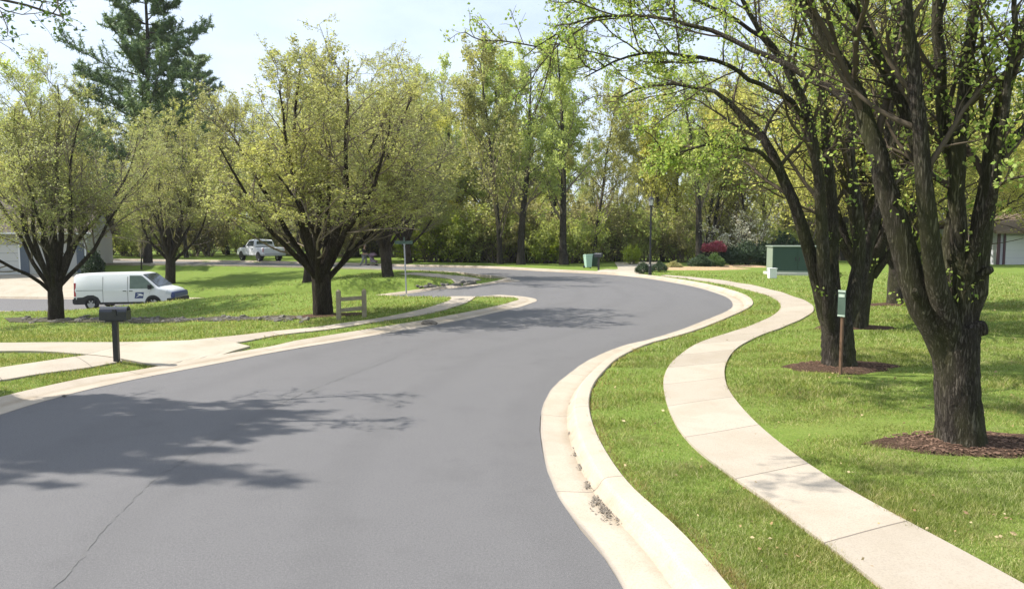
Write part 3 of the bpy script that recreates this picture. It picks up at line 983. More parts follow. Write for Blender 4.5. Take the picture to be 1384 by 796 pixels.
def shrub_proto(seed, H=3.5, n=14, leaf=0.12, leafs=5, tilt=45, mats=None, r=0.03, spawnk=7):
    rng = np.random.default_rng(seed)
    br = Wood()
    az = rng.uniform(0, 6.28, n); tl = np.radians(rng.uniform(3, tilt, n))
    s = np.stack([np.cos(az) * .2, np.sin(az) * .2, np.full(n, -.05)], 1)
    D = np.stack([np.cos(az) * np.sin(tl), np.sin(az) * np.sin(tl), np.cos(tl)], 1)
    P1, R1 = shoot(s, D, H * rng.uniform(.6, 1.05, n), np.full(n, r), np.full(n, r * .25), 7, .12, [0, 0, .03], rng)
    V, F = tubes(P1, R1, 4); br.add(V, F)
    L1 = np.linalg.norm(P1[:, -1] - P1[:, 0], axis=1)
    s, d, L, rr = spawn(P1, R1, spawnk, .12, 1.0, (25, 70), (.22, .45), rng, .5, .1, L1)
    P2, R2 = shoot(s, d, L, np.maximum(rr, .008), np.full(len(s), .005), 4, .18, [0, 0, .04], rng)
    V, F = tubes(P2, R2, 3); br.add(V, F)
    s, d, L, rr = spawn(P2, R2, 4, .15, 1.0, (25, 70), (.35, .7), rng, .5, .05)
    P3, R3 = shoot(s, d, np.clip(L, .15, .8), np.full(len(s), .006), np.full(len(s), .004), 3, .2, [0, 0, .03], rng)
    V, F = tubes(P3, R3, 3); br.add(V, F)
    A = np.vstack([along(P3, leafs, rng, .1), along(P2, leafs, rng, .2)])
    V, F = leaf_cards(A, leaf, rng, leaf * .8)
    return finish_tree('shrub', (br.mesh('branches'), np_mesh('foliage', V, F)), mats)

def mound_proto(seed, leaf=0.05, n=5200, mats=None, sq=0.8):
    """clipped evergreen mound about 1 m across: leaf cards through an uneven shell over a few stems"""
    rng = np.random.default_rng(seed)
    d = unit(rng.normal(0, 1, (n, 3)))
    d[:, 2] = np.abs(d[:, 2]) * 1.0 - 0.15
    rad = 0.5 * (1 + .10 * np.sin(d[:, 0] * 5 + seed) + .10 * np.sin(d[:, 1] * 6 + 1) + .08 * np.sin(d[:, 2] * 7)) * rng.uniform(.72, 1.03, n)
    A = d * rad[:, None]
    A[:, 2] = A[:, 2] * sq * 2 * .75 + .18
    V, F = leaf_cards(A, leaf, rng, .015)
    br = Wood()
    m = 9
    az = rng.uniform(0, 6.28, m)
    D = np.stack([np.cos(az) * .6, np.sin(az) * .6, np.ones(m)], 1)
    P, R = shoot(np.tile([[0, 0, -.05]], (m, 1)), D, np.full(m, .55), np.full(m, .015), np.full(m, .006), 5, .1, [0, 0, .02], rng)
    v_, f_ = tubes(P, R, 4); br.add(v_, f_)
    return finish_tree('mound', (br.mesh('branches'), np_mesh('foliage', V, F)), mats)

def pine_proto(seed, H=26, mats=None):
    rng = np.random.default_rng(seed)
    tr, br = Wood(), Wood()
    P, R = shoot(np.array([[0, 0, -.2]]), np.array([[0, 0, 1.]]), np.array([H]), np.array([.40]), np.array([.05]), 12, .02, [0, 0, .05], rng)
    V, F = tubes(P, R, 10, .05, rng); tr.add(V, F)
    st, di, le = [], [], []
    for w in range(19):
        z = 5.0 + (H - 6.0) * w / 18
        k = rng.integers(3, 6)
        a0 = rng.uniform(0, 6.28)
        for i in range(k):
            a = a0 + i * 6.28 / k + rng.uniform(-.45, .45)
            st.append((0, 0, z + rng.uniform(-.5, .5)))
            di.append((math.cos(a), math.sin(a), rng.uniform(.0, .40)))
            le.append(min(7.0, (H - z) * .60 + 1.0) * rng.uniform(.55, 1.05))
    st, di, le = np.array(st), np.array(di), np.array(le)
    ctr = np.stack([np.interp(st[:, 2], P[0, :, 2], P[0, :, 0]), np.interp(st[:, 2], P[0, :, 2], P[0, :, 1])], 1)
    st[:, :2] = ctr
    P1, R1 = shoot(st, di, le, np.full(len(st), .06), np.full(len(st), .015), 9, .06, [0, 0, .045], rng)
    V, F = tubes(P1, R1, 5); br.add(V, F)
    s, d, L, rr = spawn(P1, R1, 22, .15, 1.0, (25, 65), (.16, .34), rng, .5, .16, le)
    P2, R2 = shoot(s, d, L, np.full(len(s), .012), np.full(len(s), .006), 5, .1, [0, 0, .06], rng)
    V, F = tubes(P2, R2, 3); br.add(V, F)
    A = np.vstack([along(P2, 60, rng, .05), along(P1, 40, rng, .3)])
    n = len(A)
    out = unit(rng.normal(0, 1, (n, 3)) + np.array([0, 0, .35]))
    ln = rng.uniform(.20, .40, n)[:, None]
    side = unit(np.cross(out, rng.normal(0, 1, (n, 3)))) * .038
    V = np.stack([A - side, A + side, A + out * ln + side * .3, A + out * ln - side * .3], 1).reshape(-1, 3)
    return finish_tree('pine', (tr.mesh('trunk'), br.mesh('branches'), np_mesh('crown', V, np.arange(4 * n).reshape(-1, 4))), mats)

# ------------------------------------------------------------------ the two near street trees, limbs laid out one by one
def limb_tree(name, base_px, depth, limbs, trunk, label, seed, kids=(8, 8, 4), leaf=0.05, leafs=5, stubs=(), epi=0):
    """trunk and limbs given as (px, py, depth offset, half width in m); the finer wood grows from them"""
    rng = np.random.default_rng(seed)
    b = on_ground(*base_px)
    depth = b[1]
    tr, br = Wood(), Wood()
    T = np.array([list(at_depth(x, y, depth + dz)) + [r] for x, y, dz, r in trunk])
    T[0, :3] = b - np.array([0, 0, .12])
    C = catmull(T, 22)
    TC = C
    P, R = C[None, :, :3], C[None, :, 3]
    R = trunk_flare(P, R, .38, .24)
    V, F = tubes(P, R, 30, .075, rng); tr.add(V, F)
    LP, LR = [], []
    for lb in limbs:
        Q = np.array([list(at_depth(x, y, depth + dz)) + [r] for x, y, dz, r in lb])
        if Q[0, 2] < TC[-1, 2] + .6:          # rooted in the trunk: begin deep inside it
            za = min(Q[0, 2], TC[-1, 2]) - .42
            ax = np.array([np.interp(za, TC[:, 2], TC[:, j]) for j in (0, 1)])
            up = np.array([np.interp(Q[0, 2], TC[:, 2], TC[:, j]) for j in (0, 1)])
            Q[0, :2] = Q[0, :2] * .62 + up * .38
            Q = np.vstack([[ax[0] * .72 + Q[0, 0] * .28, ax[1] * .72 + Q[0, 1] * .28, za, Q[0, 3] * .72], Q])
        C = catmull(Q, 19)
        C[1:-1, :3] += rng.normal(0, .012, (17, 3))
        LP.append(C[:, :3]); LR.append(C[:, 3])
    LP, LR = np.array(LP), np.array(LR)
    LR = LR * np.linspace(.84, .70, 19)[None, :]
    V, F = tubes(LP, LR, 14, .075, rng); tr.add(V, F)
    for (x, y, dz, r, dx, dy, dd, ln) in stubs:
        p0 = at_depth(x, y, depth + dz)
        dirv = unit(np.array([dx, dd, dy], float))
        pp = np.stack([p0 + dirv * ln * q for q in (-.6, 0, .45, .75, .92, 1.0, 1.02)])[None]
        V, F = tubes(pp, np.array([[1.5, 1.2, 1.05, .98, .82, .5, .05]]) * r, 14, .12, rng); tr.add(V, F)
    Ll = np.array([arclen(p)[-1] for p in LP])
    s, d, L, rr = spawn(LP, LR, kids[0], .38, .99, (22, 60), (.22, .42), rng, .45, .12, np.minimum(Ll, 6.5))
    P2, R2 = shoot(s, d, L, np.clip(rr, .012, .05), np.full(len(s), .008), 8, .12, [0, 0, .04], rng, .7)
    V, F = tubes(P2, R2, 6); br.add(V, F)
    s, d, L, rr = spawn(P2, R2, kids[1], .15, 1.0, (22, 65), (.28, .55), rng, .5, .03)
    P3, R3 = shoot(s, d, np.minimum(L, 1.5), np.maximum(np.minimum(rr, .014), .006), np.full(len(s), .004), 6, .15, [0, 0, .01], rng)
    V, F = tubes(P3, R3, 4); br.add(V, F)
    s, d, L, rr = spawn(P3, R3, kids[2], .2, 1.0, (25, 70), (.3, .65), rng, .5, .03)
    P4, R4 = shoot(s, d, np.clip(L, .12, .55), np.full(len(s), .0035), np.full(len(s), .0022), 3, .2, [0, 0, .02], rng)
    V, F = tubes(P4, R4, 3); br.add(V, F)
    A = np.vstack([along(P4, leafs, rng, .3), along(P3, leafs, rng, .4)])
    keep = (np.sin(A[:, 0] * 2.1 + seed) + np.sin(A[:, 1] * 1.9) + np.sin(A[:, 2] * 2.3) + rng.normal(0, .9, len(A))) > -.5
    parts = [A[keep]]
    if epi:      # leafy sprouts straight from the limbs, in clumps
        s, d, L, rr = spawn(LP, LR, epi, .12, .8, (30, 80), (.05, .09), rng, .2, .3, np.full(len(LP), 5.0))
        pick = rng.uniform(0, 1, len(s)) < .75
        s, d, L = s[pick], d[pick], L[pick]
        Pe, Re = shoot(s, d, L, np.full(len(s), .006), np.full(len(s), .003), 4, .2, [0, 0, .05], rng)
        V, F = tubes(Pe, Re, 3); br.add(V, F)
        parts.append(along(Pe, 20, rng, .15))
    V, F = leaf_cards(np.vstack(parts), leaf, rng, leaf * .9, svar=.22, aspect=.7)
    org = b.copy()
    for w in (tr, br): w.v = [q - org for q in w.v]
    V = V - org
    e = empty(name, org)
    link_mesh('trunk', tr.mesh('trunk'), M['bark_near'], e)
    link_mesh('branches', br.mesh('branches'), M['twig_dark'], e)
    link_mesh('crown', np_mesh('crown', V, F), M['leaf_right'], e)
    tag(e, label, 'tree', 'pear trees along the right lawn')
    return e, b

near_limbs = [
    [(1276, 478, 0, .20), (1250, 425, 0, .19), (1228, 360, .05, .175), (1207, 290, .1, .155), (1187, 215, .2, .135), (1165, 150, .3, .12), (1138, 90, .4, .10), (1083, 0, .5, .075), (1045, -70, .6, .055), (1000, -150, .8, .03)],
    [(1284, 470, -.12, .15), (1267, 396, -.2, .13), (1258, 341, -.25, .12), (1254, 285, -.3, .11), (1246, 196, -.3, .10), (1231, 65, -.3, .085), (1222, -20, -.3, .07), (1215, -150, -.3, .03)],
    [(1258, 300, .05, .085), (1243, 212, .12, .08), (1212, 130, .2, .072), (1182, 65, .3, .062), (1152, 12, .4, .05), (1090, -60, .4, .03), (1040, -110, .4, .015)],
    [(1293, 455, .18, .15), (1289, 370, .25, .13), (1289, 313, .3, .115), (1290, 258, .3, .10), (1276, 163, .4, .088), (1269, 65, .4, .08), (1266, -20, .4, .065), (1262, -140, .4, .03)],
    [(1298, 450, -.05, .13), (1298, 380, -.05, .11), (1292, 262, -.1, .10), (1298, 163, -.1, .09), (1308, 82, -.15, .08), (1321, -5, -.2, .065), (1335, -140, -.2, .03)],
    [(1302, 468, .02, .19), (1309, 424, .02, .165), (1320, 369, .0, .15), (1328, 299, .0, .14), (1337, 235, .0, .125), (1353, 147, -.05, .10), (1372, 82, -.1, .085), (1390, 20, -.1, .07), (1420, -80, -.1, .03)],
    [(1333, 260, 0, .09), (1350, 215, .05, .085), (1378, 183, .1, .075), (1410, 130, .2, .06), (1450, 60, .3, .03)],
    [(1083, 0, .5, .06), (1010, -90, .4, .05), (870, -165, .2, .042), (680, -210, 0, .034), (500, -225, -.1, .024), (350, -205, -.2, .012)],
    [(1318, 375, -.2, .07), (1332, 300, -.35, .06), (1352, 200, -.5, .05), (1366, 100, -.6, .045), (1372, 0, -.7, .03), (1376, -100, -.7, .015)],
    [(1165, 150, .3, .06), (1120, 120, .8, .05), (1060, 88, 1.2, .045), (1010, 62, 1.6, .04), (930, 33, 2.0, .034), (885, 23, 2.3, .028), (837, 21, 2.6, .024), (790, 26, 2.9, .02), (740, 54, 3.2, .015), (705, 80, 3.4, .008)],
]
near_trunk = [(1299, 602, 0, .245), (1298, 575, 0, .238), (1295, 530, 0, .225), (1293, 490, 0, .225), (1293, 462, 0, .235), (1293, 440, 0, .22)]
tree_a, base_a = limb_tree('pear_tree', (1301, 601), 8.8, near_limbs, near_trunk, 'thickest multi-limbed pear tree with a burl on its trunk nearest the sidewalk', 21,
                           stubs=[(1312, 446, -.05, .088, .9, .25, -.35, .16), (1325, 372, -.10, .045, .5, .6, -.6, .14), (1238, 398, -.16, .03, -.5, .5, -.6, .1)], epi=9)
second_limbs = [
    [(1122, 455, 0, .17), (1114, 420, 0, .16), (1104, 375, 0, .15), (1093, 335, 0, .14), (1075, 285, 0, .125), (1057, 240, .1, .115), (1038, 196, .2, .10), (1000, 152, .4, .075), (977, 128, .6, .055), (954, 121, .9, .05), (918, 114, 1.2, .045), (886, 114, 1.5, .04), (860, 121, 1.8, .032), (834, 134, 2.0, .02)],
    [(1124, 450, -.15, .15), (1117, 400, -.2, .14), (1112, 340, -.2, .13), (1109, 260, -.3, .115), (1093, 163, -.3, .105), (1076, 114, -.3, .09), (1053, 75, -.3, .075), (1020, 30, -.3, .055), (980, -40, -.2, .03)],
    [(1130, 440, .05, .14), (1126, 380, .1, .13), (1125, 313, .1, .12), (1124, 258, .1, .11), (1117, 190, .15, .10), (1108, 100, .2, .085), (1100, 20, .3, .07), (1085, -80, .4, .03)],
    [(1138, 455, 0, .17), (1148, 415, 0, .155), (1160, 365, .05, .14), (1160, 310, .1, .125), (1152, 240, .2, .11), (1150, 160, .3, .10), (1158, 60, .4, .08), (1166, -60, .5, .03)],
    [(1142, 450, .15, .15), (1158, 400, .2, .14), (1170, 345, .3, .125), (1184, 290, .3, .11), (1194, 240, .35, .10), (1203, 150, .4, .085), (1212, 50, .5, .07), (1222, -60, .5, .03)],
    [(1093, 163, -.3, .055), (1060, 130, -.6, .05), (1020, 112, -.9, .045), (985, 90, -1.2, .04), (930, 75, -1.4, .035), (880, 72, -1.6, .028), (830, 84, -1.8, .02), (790, 105, -1.9, .012)],
    [(1076, 114, -.3, .05), (1045, 66, -.2, .045), (1000, 30, -.1, .04), (950, 5, 0, .034), (900, -10, .2, .028), (840, -12, .4, .02), (780, 5, .6, .012)],
    [(1060, 245, .1, .05), (1030, 208, -.3, .045), (1000, 200, -.6, .036), (960, 196, -.8, .028), (925, 205, -.9, .02), (900, 215, -1.0, .012)],
]
second_trunk = [(1134, 497, 0, .275), (1133, 480, 0, .265), (1132, 462, 0, .262), (1131, 442, 0, .255), (1131, 425, 0, .23)]
tree_b, base_b = limb_tree('pear_tree', (1135, 496), 13.9, second_limbs, second_trunk, 'pear tree with a small green stake sign in front of its trunk', 22, kids=(11, 9, 5), leafs=7, epi=6)

# ------------------------------------------------------------------ tree prototypes
PM = lambda leaf: (M['bark_far'], M['twig'], M[leaf])
pear_1 = pear_proto(3, 9.8, 1.05, 1.35, .275, 11, .054, 13, PM('leaf_olive'), low=.10, prune=2.8)
pear_2 = pear_proto(8, 9.0, 1.15, 1.4, .285, 11, .054, 14, PM('leaf_yellow'), low=.14, prune=3.3)
pear_3 = pear_proto(14, 10.2, .98, 1.5, .32, 11, .056, 12, PM('leaf_green_olive'), low=.08)
WM = lambda leaf: (M['bark_wood'], M['twig'], M[leaf])
wood_1 = wood_proto(31, 18, .22, .27, .36, 11, .15, 30, WM('leaf_wood_a'))
wood_2 = wood_proto(32, 16, .12, .36, .22, 10, .16, 28, WM('leaf_wood_b'))
wood_3 = wood_proto(33, 14, .08, .44, .20, 15, .16, 26, WM('leaf_wood_c'))
wood_4 = wood_proto(34, 20, .20, .25, .38, 11, .17, 26, WM('leaf_wood_a'))
SM = lambda leaf: (M['twig'], M[leaf])
shrub_1 = shrub_proto(41, 3.6, 14, .13, 9, 42, SM('leaf_under'))
shrub_2 = shrub_proto(42, 4.4, 16, .13, 8, 38, SM('leaf_under_b'))
shrub_3 = shrub_proto(43, 3.0, 16, .12, 10, 50, SM('leaf_bright'))
mound_1 = mound_proto(51, .05, 5200, (M['twig_dark'], M['leaf_ever']))
pine_1 = pine_proto(61, 26, (M['bark_wood'], M['twig_dark'], M['needle']))
pear_4 = pear_proto(14, 10.2, .98, 1.5, .32, 42, .10, 12, PM('leaf_shade'), low=.08)
SP = ('branches', 'foliage')

def at_px(px, py, depth=None):
    """ground point in the direction of a pixel, at a given depth if the ground there is hidden"""
    if depth is None:
        return on_ground(px, py)
    d = ray(px, py)
    x = d[0] / d[1] * depth
    return np.array([x, depth, ground1(x, depth)])

# street pears, left side
p = on_ground(75, 432)
plant('pear_tree', pear_1, p, .3, (1.04, 1.04, .96), 'round headed pear tree in the rock bed in front of the white van', group='pear trees along the left street')
p = on_ground(437, 427)
plant('pear_tree', pear_2, p, 1.1, (1.06, 1.06, .82), 'broad pear tree standing beside the short wooden rail fence', group='pear trees along the left street')
p = at_px(229, 378, 49.0)
plant('pear_tree', pear_2, p, 2.6, 1.12, 'yellowish pear tree on the lawn behind the nose of the white van', group='pear trees along the left street')
p = at_px(525, 380, 41.5)
plant('pear_tree', pear_1, p, 4.0, 1.12, 'stout pear tree whose trunk stands close beside the street name sign', group='pear trees along the left street')
p = at_px(416, 386, 44.0)
plant('pear_tree', pear_3, p, 2.0, 1.0, 'pear tree half hidden behind the broad one by the rail fence', group='pear trees along the left street')
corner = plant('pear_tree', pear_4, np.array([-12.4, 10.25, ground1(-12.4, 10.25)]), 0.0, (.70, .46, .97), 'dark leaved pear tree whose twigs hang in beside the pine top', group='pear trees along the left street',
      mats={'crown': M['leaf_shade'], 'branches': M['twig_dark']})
_r = np.random.default_rng(91)
_loc, _sc = np.array(corner.location), np.array(corner.scale)
_L = np.stack([catmull(np.array([(-12.3, 10.2, 3.6), (-10.8, 10.3, 4.7), (-9.2, 10.4, 5.5), (-7.6, 10.5, 5.75), (-6.2, 10.5, 5.7)]), 12),
               catmull(np.array([(-12.3, 10.2, 4.2), (-10.9, 10.9, 5.4), (-9.4, 11.6, 6.1), (-8.2, 12.0, 6.2), (-7.2, 12.2, 5.95)]), 12)])
_LR = np.tile(np.linspace(.075, .014, 12), (2, 1))
_W = Wood(); _W.add(*tubes(_L, _LR, 7))
_s, _d, _l, _q = spawn(_L, _LR, 12, .3, 1.0, (25, 65), (.14, .26), _r, .5, .0, np.array([6.6, 6.0]))
_P2, _R2 = shoot(_s, _d, _l, np.full(len(_s), .012), np.full(len(_s), .005), 5, .15, [0, 0, -.03], _r); _W.add(*tubes(_P2, _R2, 4))
_s, _d, _l, _q = spawn(_P2, _R2, 6, .2, 1.0, (25, 70), (.3, .6), _r)
_P3, _R3 = shoot(_s, _d, np.clip(_l, .15, .5), np.full(len(_s), .005), np.full(len(_s), .003), 3, .2, [0, 0, 0], _r); _W.add(*tubes(_P3, _R3, 3))
_V, _F = leaf_cards(along(_P3, 7, _r, .3), .062, _r, .04, svar=.22)
_W.v = [(v_ - _loc) / _sc for v_ in _W.v]
link_mesh('bough', _W.mesh('bough'), M['twig_dark'], corner)
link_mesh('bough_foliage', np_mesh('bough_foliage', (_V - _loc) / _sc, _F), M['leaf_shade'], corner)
p = at_px(553, 357, 57)
plant('pear_tree', pear_3, p, 5.0, .95, 'dark trunked pear tree right behind the street name sign post', group='pear trees along the left street')

# pears on the right lawn, behind the two near ones
GM = {'crown': M['leaf_wood_c'], 'trunk': M['bark_near'], 'branches': M['twig_dark']}
p3 = on_ground(1154, 443)
plant('pear_tree', pear_3, p3, .4, .93, 'pear tree half hidden behind the one with the green stake sign', group='pear trees along the right lawn', mats=GM)
p4 = on_ground(1210, 412)
plant('pear_tree', pear_1, p4, 2.2, .9, 'far pear tree of the right lawn seen between the two nearest trunks', group='pear trees along the right lawn', mats=GM)
plant('pear_tree', pear_2, np.array([19.5, 21.0, ground1(19.5, 21)]), 3.3, 1.0, 'pear tree at the edge of the right lawn beyond the nearest tree', group='pear trees along the right lawn', mats=GM)

# pine towering over the left pears
p = at_px(200, 352, 62)
plant('pine_tree', pine_1, p, .6, .97, 'tall dark pine rising above the pear trees near the house', 'pine tree')
p = at_px(262, 352, 98)
plant('pine_tree', pine_1, p, 2.6, 1.0, 'distant dark pine seen low between the crowns of two pear trees', 'pine tree')

# ------------------------------------------------------------------ woodland behind the bend
rw = random.Random(5)
def wood_at(px, depth, proto, scale, label, group='woodland trees', name='woodland_tree'):
    p = at_px(px, 360, depth)
    return plant(name, proto, p, rw.uniform(0, 6.28), scale * rw.uniform(.96, 1.04), label, group=group)
wood_at(676, 57.5, wood_2, .95, 'dark trunked tree at the wood edge, left of a close pair of trunks')
wood_at(704, 57.0, wood_1, .84, 'straight dark trunked tree at the wood edge, right of a close pair of trunks')
wood_at(762, 57.5, wood_4, .80, 'tall tree with a forked look in the wood edge nearest the trash carts')
wood_at(803, 61.0, wood_2, .82, 'slim tree rising straight behind the trash carts')
wood_at(945, 59.5, wood_1, .85, 'grey trunked tree standing just behind the crimson shrub')
wood_at(960, 67.0, wood_2, .95, 'slim grey tree beside the white flowering dogwood')
KINDS = {
    1: (wood_1, 'slender tree with thin pale green leaves in the far wood'),
    2: (wood_2, 'twiggy tan leaved tree in the far wood'),
    3: (wood_3, 'low branched yellow green tree in the far wood'),
    4: (wood_4, 'very tall narrow tree with pale green leaves in the far wood'),
}
def band(x0, x1, d0, d1, n, kinds, smin, smax, skip=()):
    for i in range(n):
        px = x0 + (x1 - x0) * (i + rw.uniform(.1, .9)) / n
        d = rw.uniform(d0, d1)
        kk = rw.choice(kinds)
        if any(a < px < b for a, b in skip): continue
        wood_at(px, d, KINDS[kk][0], rw.uniform(smin, smax), KINDS[kk][1], 'trees of the far wood, ' + ('slender', 'tan', 'yellow green', 'tall')[kk - 1])
GAP = [(775, 862)]
band(560, 780, 64, 80, 9, (1, 4, 2, 4), .74, .9)
band(880, 1400, 64, 84, 19, (3, 3, 3, 1, 2), .75, 1.0)
band(1400, 1900, 60, 90, 9, (3, 1, 2), .8, 1.0)
band(540, 1400, 86, 115, 20, (1, 2, 4, 3), .75, 1.0, GAP)
band(780, 860, 70, 110, 4, (2, 1), .50, .62)
band(-60, 560, 78, 112, 18, (1, 2, 2, 3), .72, .95, [(250, 330)])
band(250, 330, 85, 110, 3, (2,), .6, .7)
band(1180, 1420, 56, 66, 4, (3, 1), .7, .85, [(1335, 1400)])

# understory along the wood edge
UK = {1: (shrub_1, 'leafy yellow green undergrowth bush at the wood edge'), 2: (shrub_2, 'dull brownish undergrowth bush at the wood edge'), 3: (shrub_3, 'bright lime undergrowth bush at the wood edge')}
def under(x0, x1, d0, d1, n, kinds, smin, smax):
    for i in range(n):
        px = x0 + (x1 - x0) * (i + rw.uniform(.1, .9)) / n
        p = at_px(px, 360, rw.uniform(d0, d1))
        kk = rw.choice(kinds)
        s = rw.uniform(smin, smax)
        plant('bush', UK[kk][0], p, rw.uniform(0, 6.28), (s, s, s * rw.uniform(.85, 1.15)), UK[kk][1], 'bush', 'undergrowth of the far wood, ' + ('leafy', 'brownish', 'lime')[kk - 1], parts=SP)
under(556, 800, 60.5, 63.5, 20, (1, 1, 3, 2), .95, 1.4)
under(556, 905, 66, 74, 15, (2, 1, 2), 1.0, 1.4)
under(815, 935, 62.5, 66, 9, (2, 1, 1), .9, 1.3)
under(930, 1130, 66, 72, 10, (1, 2), .9, 1.2)
under(1090, 1400, 66, 74, 12, (1, 2, 3), .9, 1.2)
under(-40, 560, 74, 84, 34, (2, 2, 1), 1.1, 1.5)
under(420, 556, 72, 78, 8, (2,), .9, 1.3)
under(600, 1400, 82, 100, 20, (2, 1), 1.2, 1.6)
band(-20, 215, 60, 76, 5, (3, 1, 3), .8, .95, [(175, 235)])
band(225, 320, 70, 82, 3, (3, 2), .85, 1.0)
band(385, 640, 62, 78, 9, (3, 1, 3, 2), .85, 1.02)
p = at_px(854, 360, 57.5)
plant('bush', shrub_3, p, 1, .55, 'small bright lime bush at the end of the lawn near the lamp post', 'bush', parts=SP)
p = at_px(738, 359, 60)
plant('bush', shrub_3, p, 4, .85, 'light green bush between the tall trunks of the wood edge', 'bush', parts=SP)

# planted bed at the bend
bed = on_ground(945, 366)
def mound(px, py, w, h, label, mat=None, depth=None):
    p = at_px(px, py, depth)
    plant('shrub', mound_1, p, rw.uniform(0, 6), (w, w, h), label, 'shrub', 'low shrubs in the straw coloured bed', mats={'foliage': M[mat]} if mat else None, parts=SP)
bd = on_ground(940, 364)
straw = disc_ground('mulch_bed', bd[0] - .3, bd[1] + .6, 3.6, M['straw'], None, None, .62, .12, 4)
bd2 = on_ground(1000, 360.5)
straw2 = disc_ground('mulch_bed', bd2[0], bd2[1] + .2, 2.6, M['straw'], None, None, .5, .08, 6)
mound(869.5, 370, 1.0, .9, 'small dark round shrub touching the base of the lamp post')
mound(891, 367.5, 1.05, .85, 'small dark round shrub just right of the lamp post')
mound(911, 363.5, 1.2, .7, 'low flat olive shrub at the near end of the straw bed', 'leaf_under_b')
mound(946, 362, 1.7, 1.25, 'large blue green round shrub in the middle of the straw bed')
mound(966, 361, 1.5, 1.3, 'greyish green shrub under the crimson one', 'leaf_shade')
p = at_px(966, 358, 56)
cr = empty('flowering_shrub', p)
tag(cr, 'crimson pink round headed shrub glowing at the edge of the wood', 'shrub')
_r = np.random.default_rng(5)
_P, _R = shoot(np.tile([[0, 0, -.1]], (5, 1)), np.array([[.1, 0, 1], [-.2, .1, 1], [.15, -.2, 1], [.3, .2, 1], [-.3, -.2, 1.]]), np.full(5, 1.9), np.full(5, .03), np.full(5, .012), 6, .08, [0, 0, .02], _r)
_V, _F = tubes(_P, _R, 5)
link_mesh('branches', np_mesh('branches', _V, _F, True), M['twig_dark'], cr)
_m = mound_proto(88, .055, 4200, (M['twig_dark'], M['leaf_red']))[1]
_o = link_mesh('foliage', _m, None, cr)
_o.location = (0, 0, .95); _o.scale = (1.75, 1.75, 1.25)
dg = shrub_proto(72, 4.2, 9, .11, 5, 36, (M['twig'], M['petal']), .045, 6)
p = at_px(985, 357, 59)
plant('dogwood_tree', dg, p, 1.4, (1.1, 1.1, .85), 'white flowering dogwood right behind the crimson shrub', parts=SP)
p = at_px(1018, 357, 61)
plant('dogwood_tree', dg, p, 3.4, (1.25, 1.25, 1.05), 'wider white flowering dogwood between its smaller twin and the green cabinet', parts=SP)
for px, d, w, h, lab in [(988, 56.5, 2.4, 1.9, 'dark evergreen mound below the first dogwood'), (1010, 57, 2.8, 2.4, 'largest dark evergreen mound below the two dogwoods'), (1033, 58, 2.8, 2.3, 'dark evergreen mound beside the green cabinet'),
                         (1062, 60, 3.4, 3.2, 'dark evergreen mound standing behind the green cabinet')]:
    p = at_px(px, 360, d)
    plant('evergreen_shrub', mound_1, p, rw.uniform(0, 6), (w, w, h), lab, 'shrub', 'dark evergreens behind the bed', parts=SP)
p = at_px(126, 362, 52.5)
plant('evergreen_shrub', mound_1, p, 0, (1.5, 1.5, 2.6), 'dark upright evergreen at the corner of the left house', 'shrub', parts=SP)

# mulch at tree feet
disc_ground('mulch_bed', base_a[0] + .05, base_a[1] + .0, 1.0, M['mulch'], None, None, .52, .05, 1)
disc_ground('mulch_bed', base_b[0] + .05, base_b[1] + .0, 1.1, M['mulch'], None, None, .52, .05, 2)
disc_ground('mulch_bed', p3[0], p3[1], .95, M['mulch'], None, None, .55, .05, 3)
disc_ground('mulch_bed', p4[0], p4[1], .95, M['mulch'], None, None, .55, .05, 8)
p = on_ground(437, 427)
disc_ground('mulch_bed', p[0], p[1], 1.25, M['mulch'], None, None, .6, .05, 9)
# bark chips scattered over the two near rings
bm = bmesh.new()
rc = random.Random(3)
for (cx, cy, n) in ((base_a[0] + .05, base_a[1], 520), (base_b[0] + .05, base_b[1], 260)):
    for i in range(n):
        a, r = rc.uniform(0, 6.28), .97 * math.sqrt(rc.uniform(.08, 1))
        r *= .93
        x, y = cx + math.cos(a) * r, cy + math.sin(a) * r * .52
        z = ground1(x, y) + .02 + .045 * max(0, 1 - r ** 3)
        add_box(bm, (x, y, z), (rc.uniform(.02, .06), rc.uniform(.01, .025), .008), Matrix.Rotation(rc.uniform(0, 6.28), 4, 'Z') @ Matrix.Rotation(rc.uniform(-.6, .6), 4, 'X'))
tag(bm_obj('bark_chips', bm, M['chip']), kind='stuff')

# rock-lined swale between lawn and side street
rock_me = []
for sd_ in range(5):
    bm = bmesh.new()
    bmesh.ops.create_icosphere(bm, subdivisions=2, radius=.5)
    rr = random.Random(sd_)
    for v_ in bm.verts:
        n_ = v_.co.normalized()
        v_.co *= 1 + .22 * math.sin(n_.x * 4 + sd_) * math.sin(n_.y * 5 + sd_ * 2) + rr.uniform(-.08, .08)
        v_.co.z *= .62
    me = bpy.data.meshes.new('rock')
    bm.to_mesh(me); bm.free()
    me.materials.append(M['rock'])
    rock_me.append(me)
def rock(px, py, s, lab='grey field stone in the rock bed along the lawn edge', grp='stones of the rock bed'):
    p = on_ground(px, py)
    o = bpy.data.objects.new('rock', rock_me[rw.randrange(5)])
    o.location = (p[0], p[1], p[2] + s * .1)
    o.rotation_euler = (rw.uniform(-.3, .3), rw.uniform(-.3, .3), rw.uniform(0, 6.28))
    o.scale = (s * rw.uniform(.8, 1.3), s * rw.uniform(.7, 1.1), s * rw.uniform(.6, 1.0))
    COL.objects.link(o)
    tag(o, lab, 'rock', grp)
for i in range(170):
    px = rw.uniform(18, 415)
    y = 432.5 + rw.gauss(0, 1.9) + (0 if px < 300 else -1.0)
    rock(px, y, rw.uniform(.09, .26))
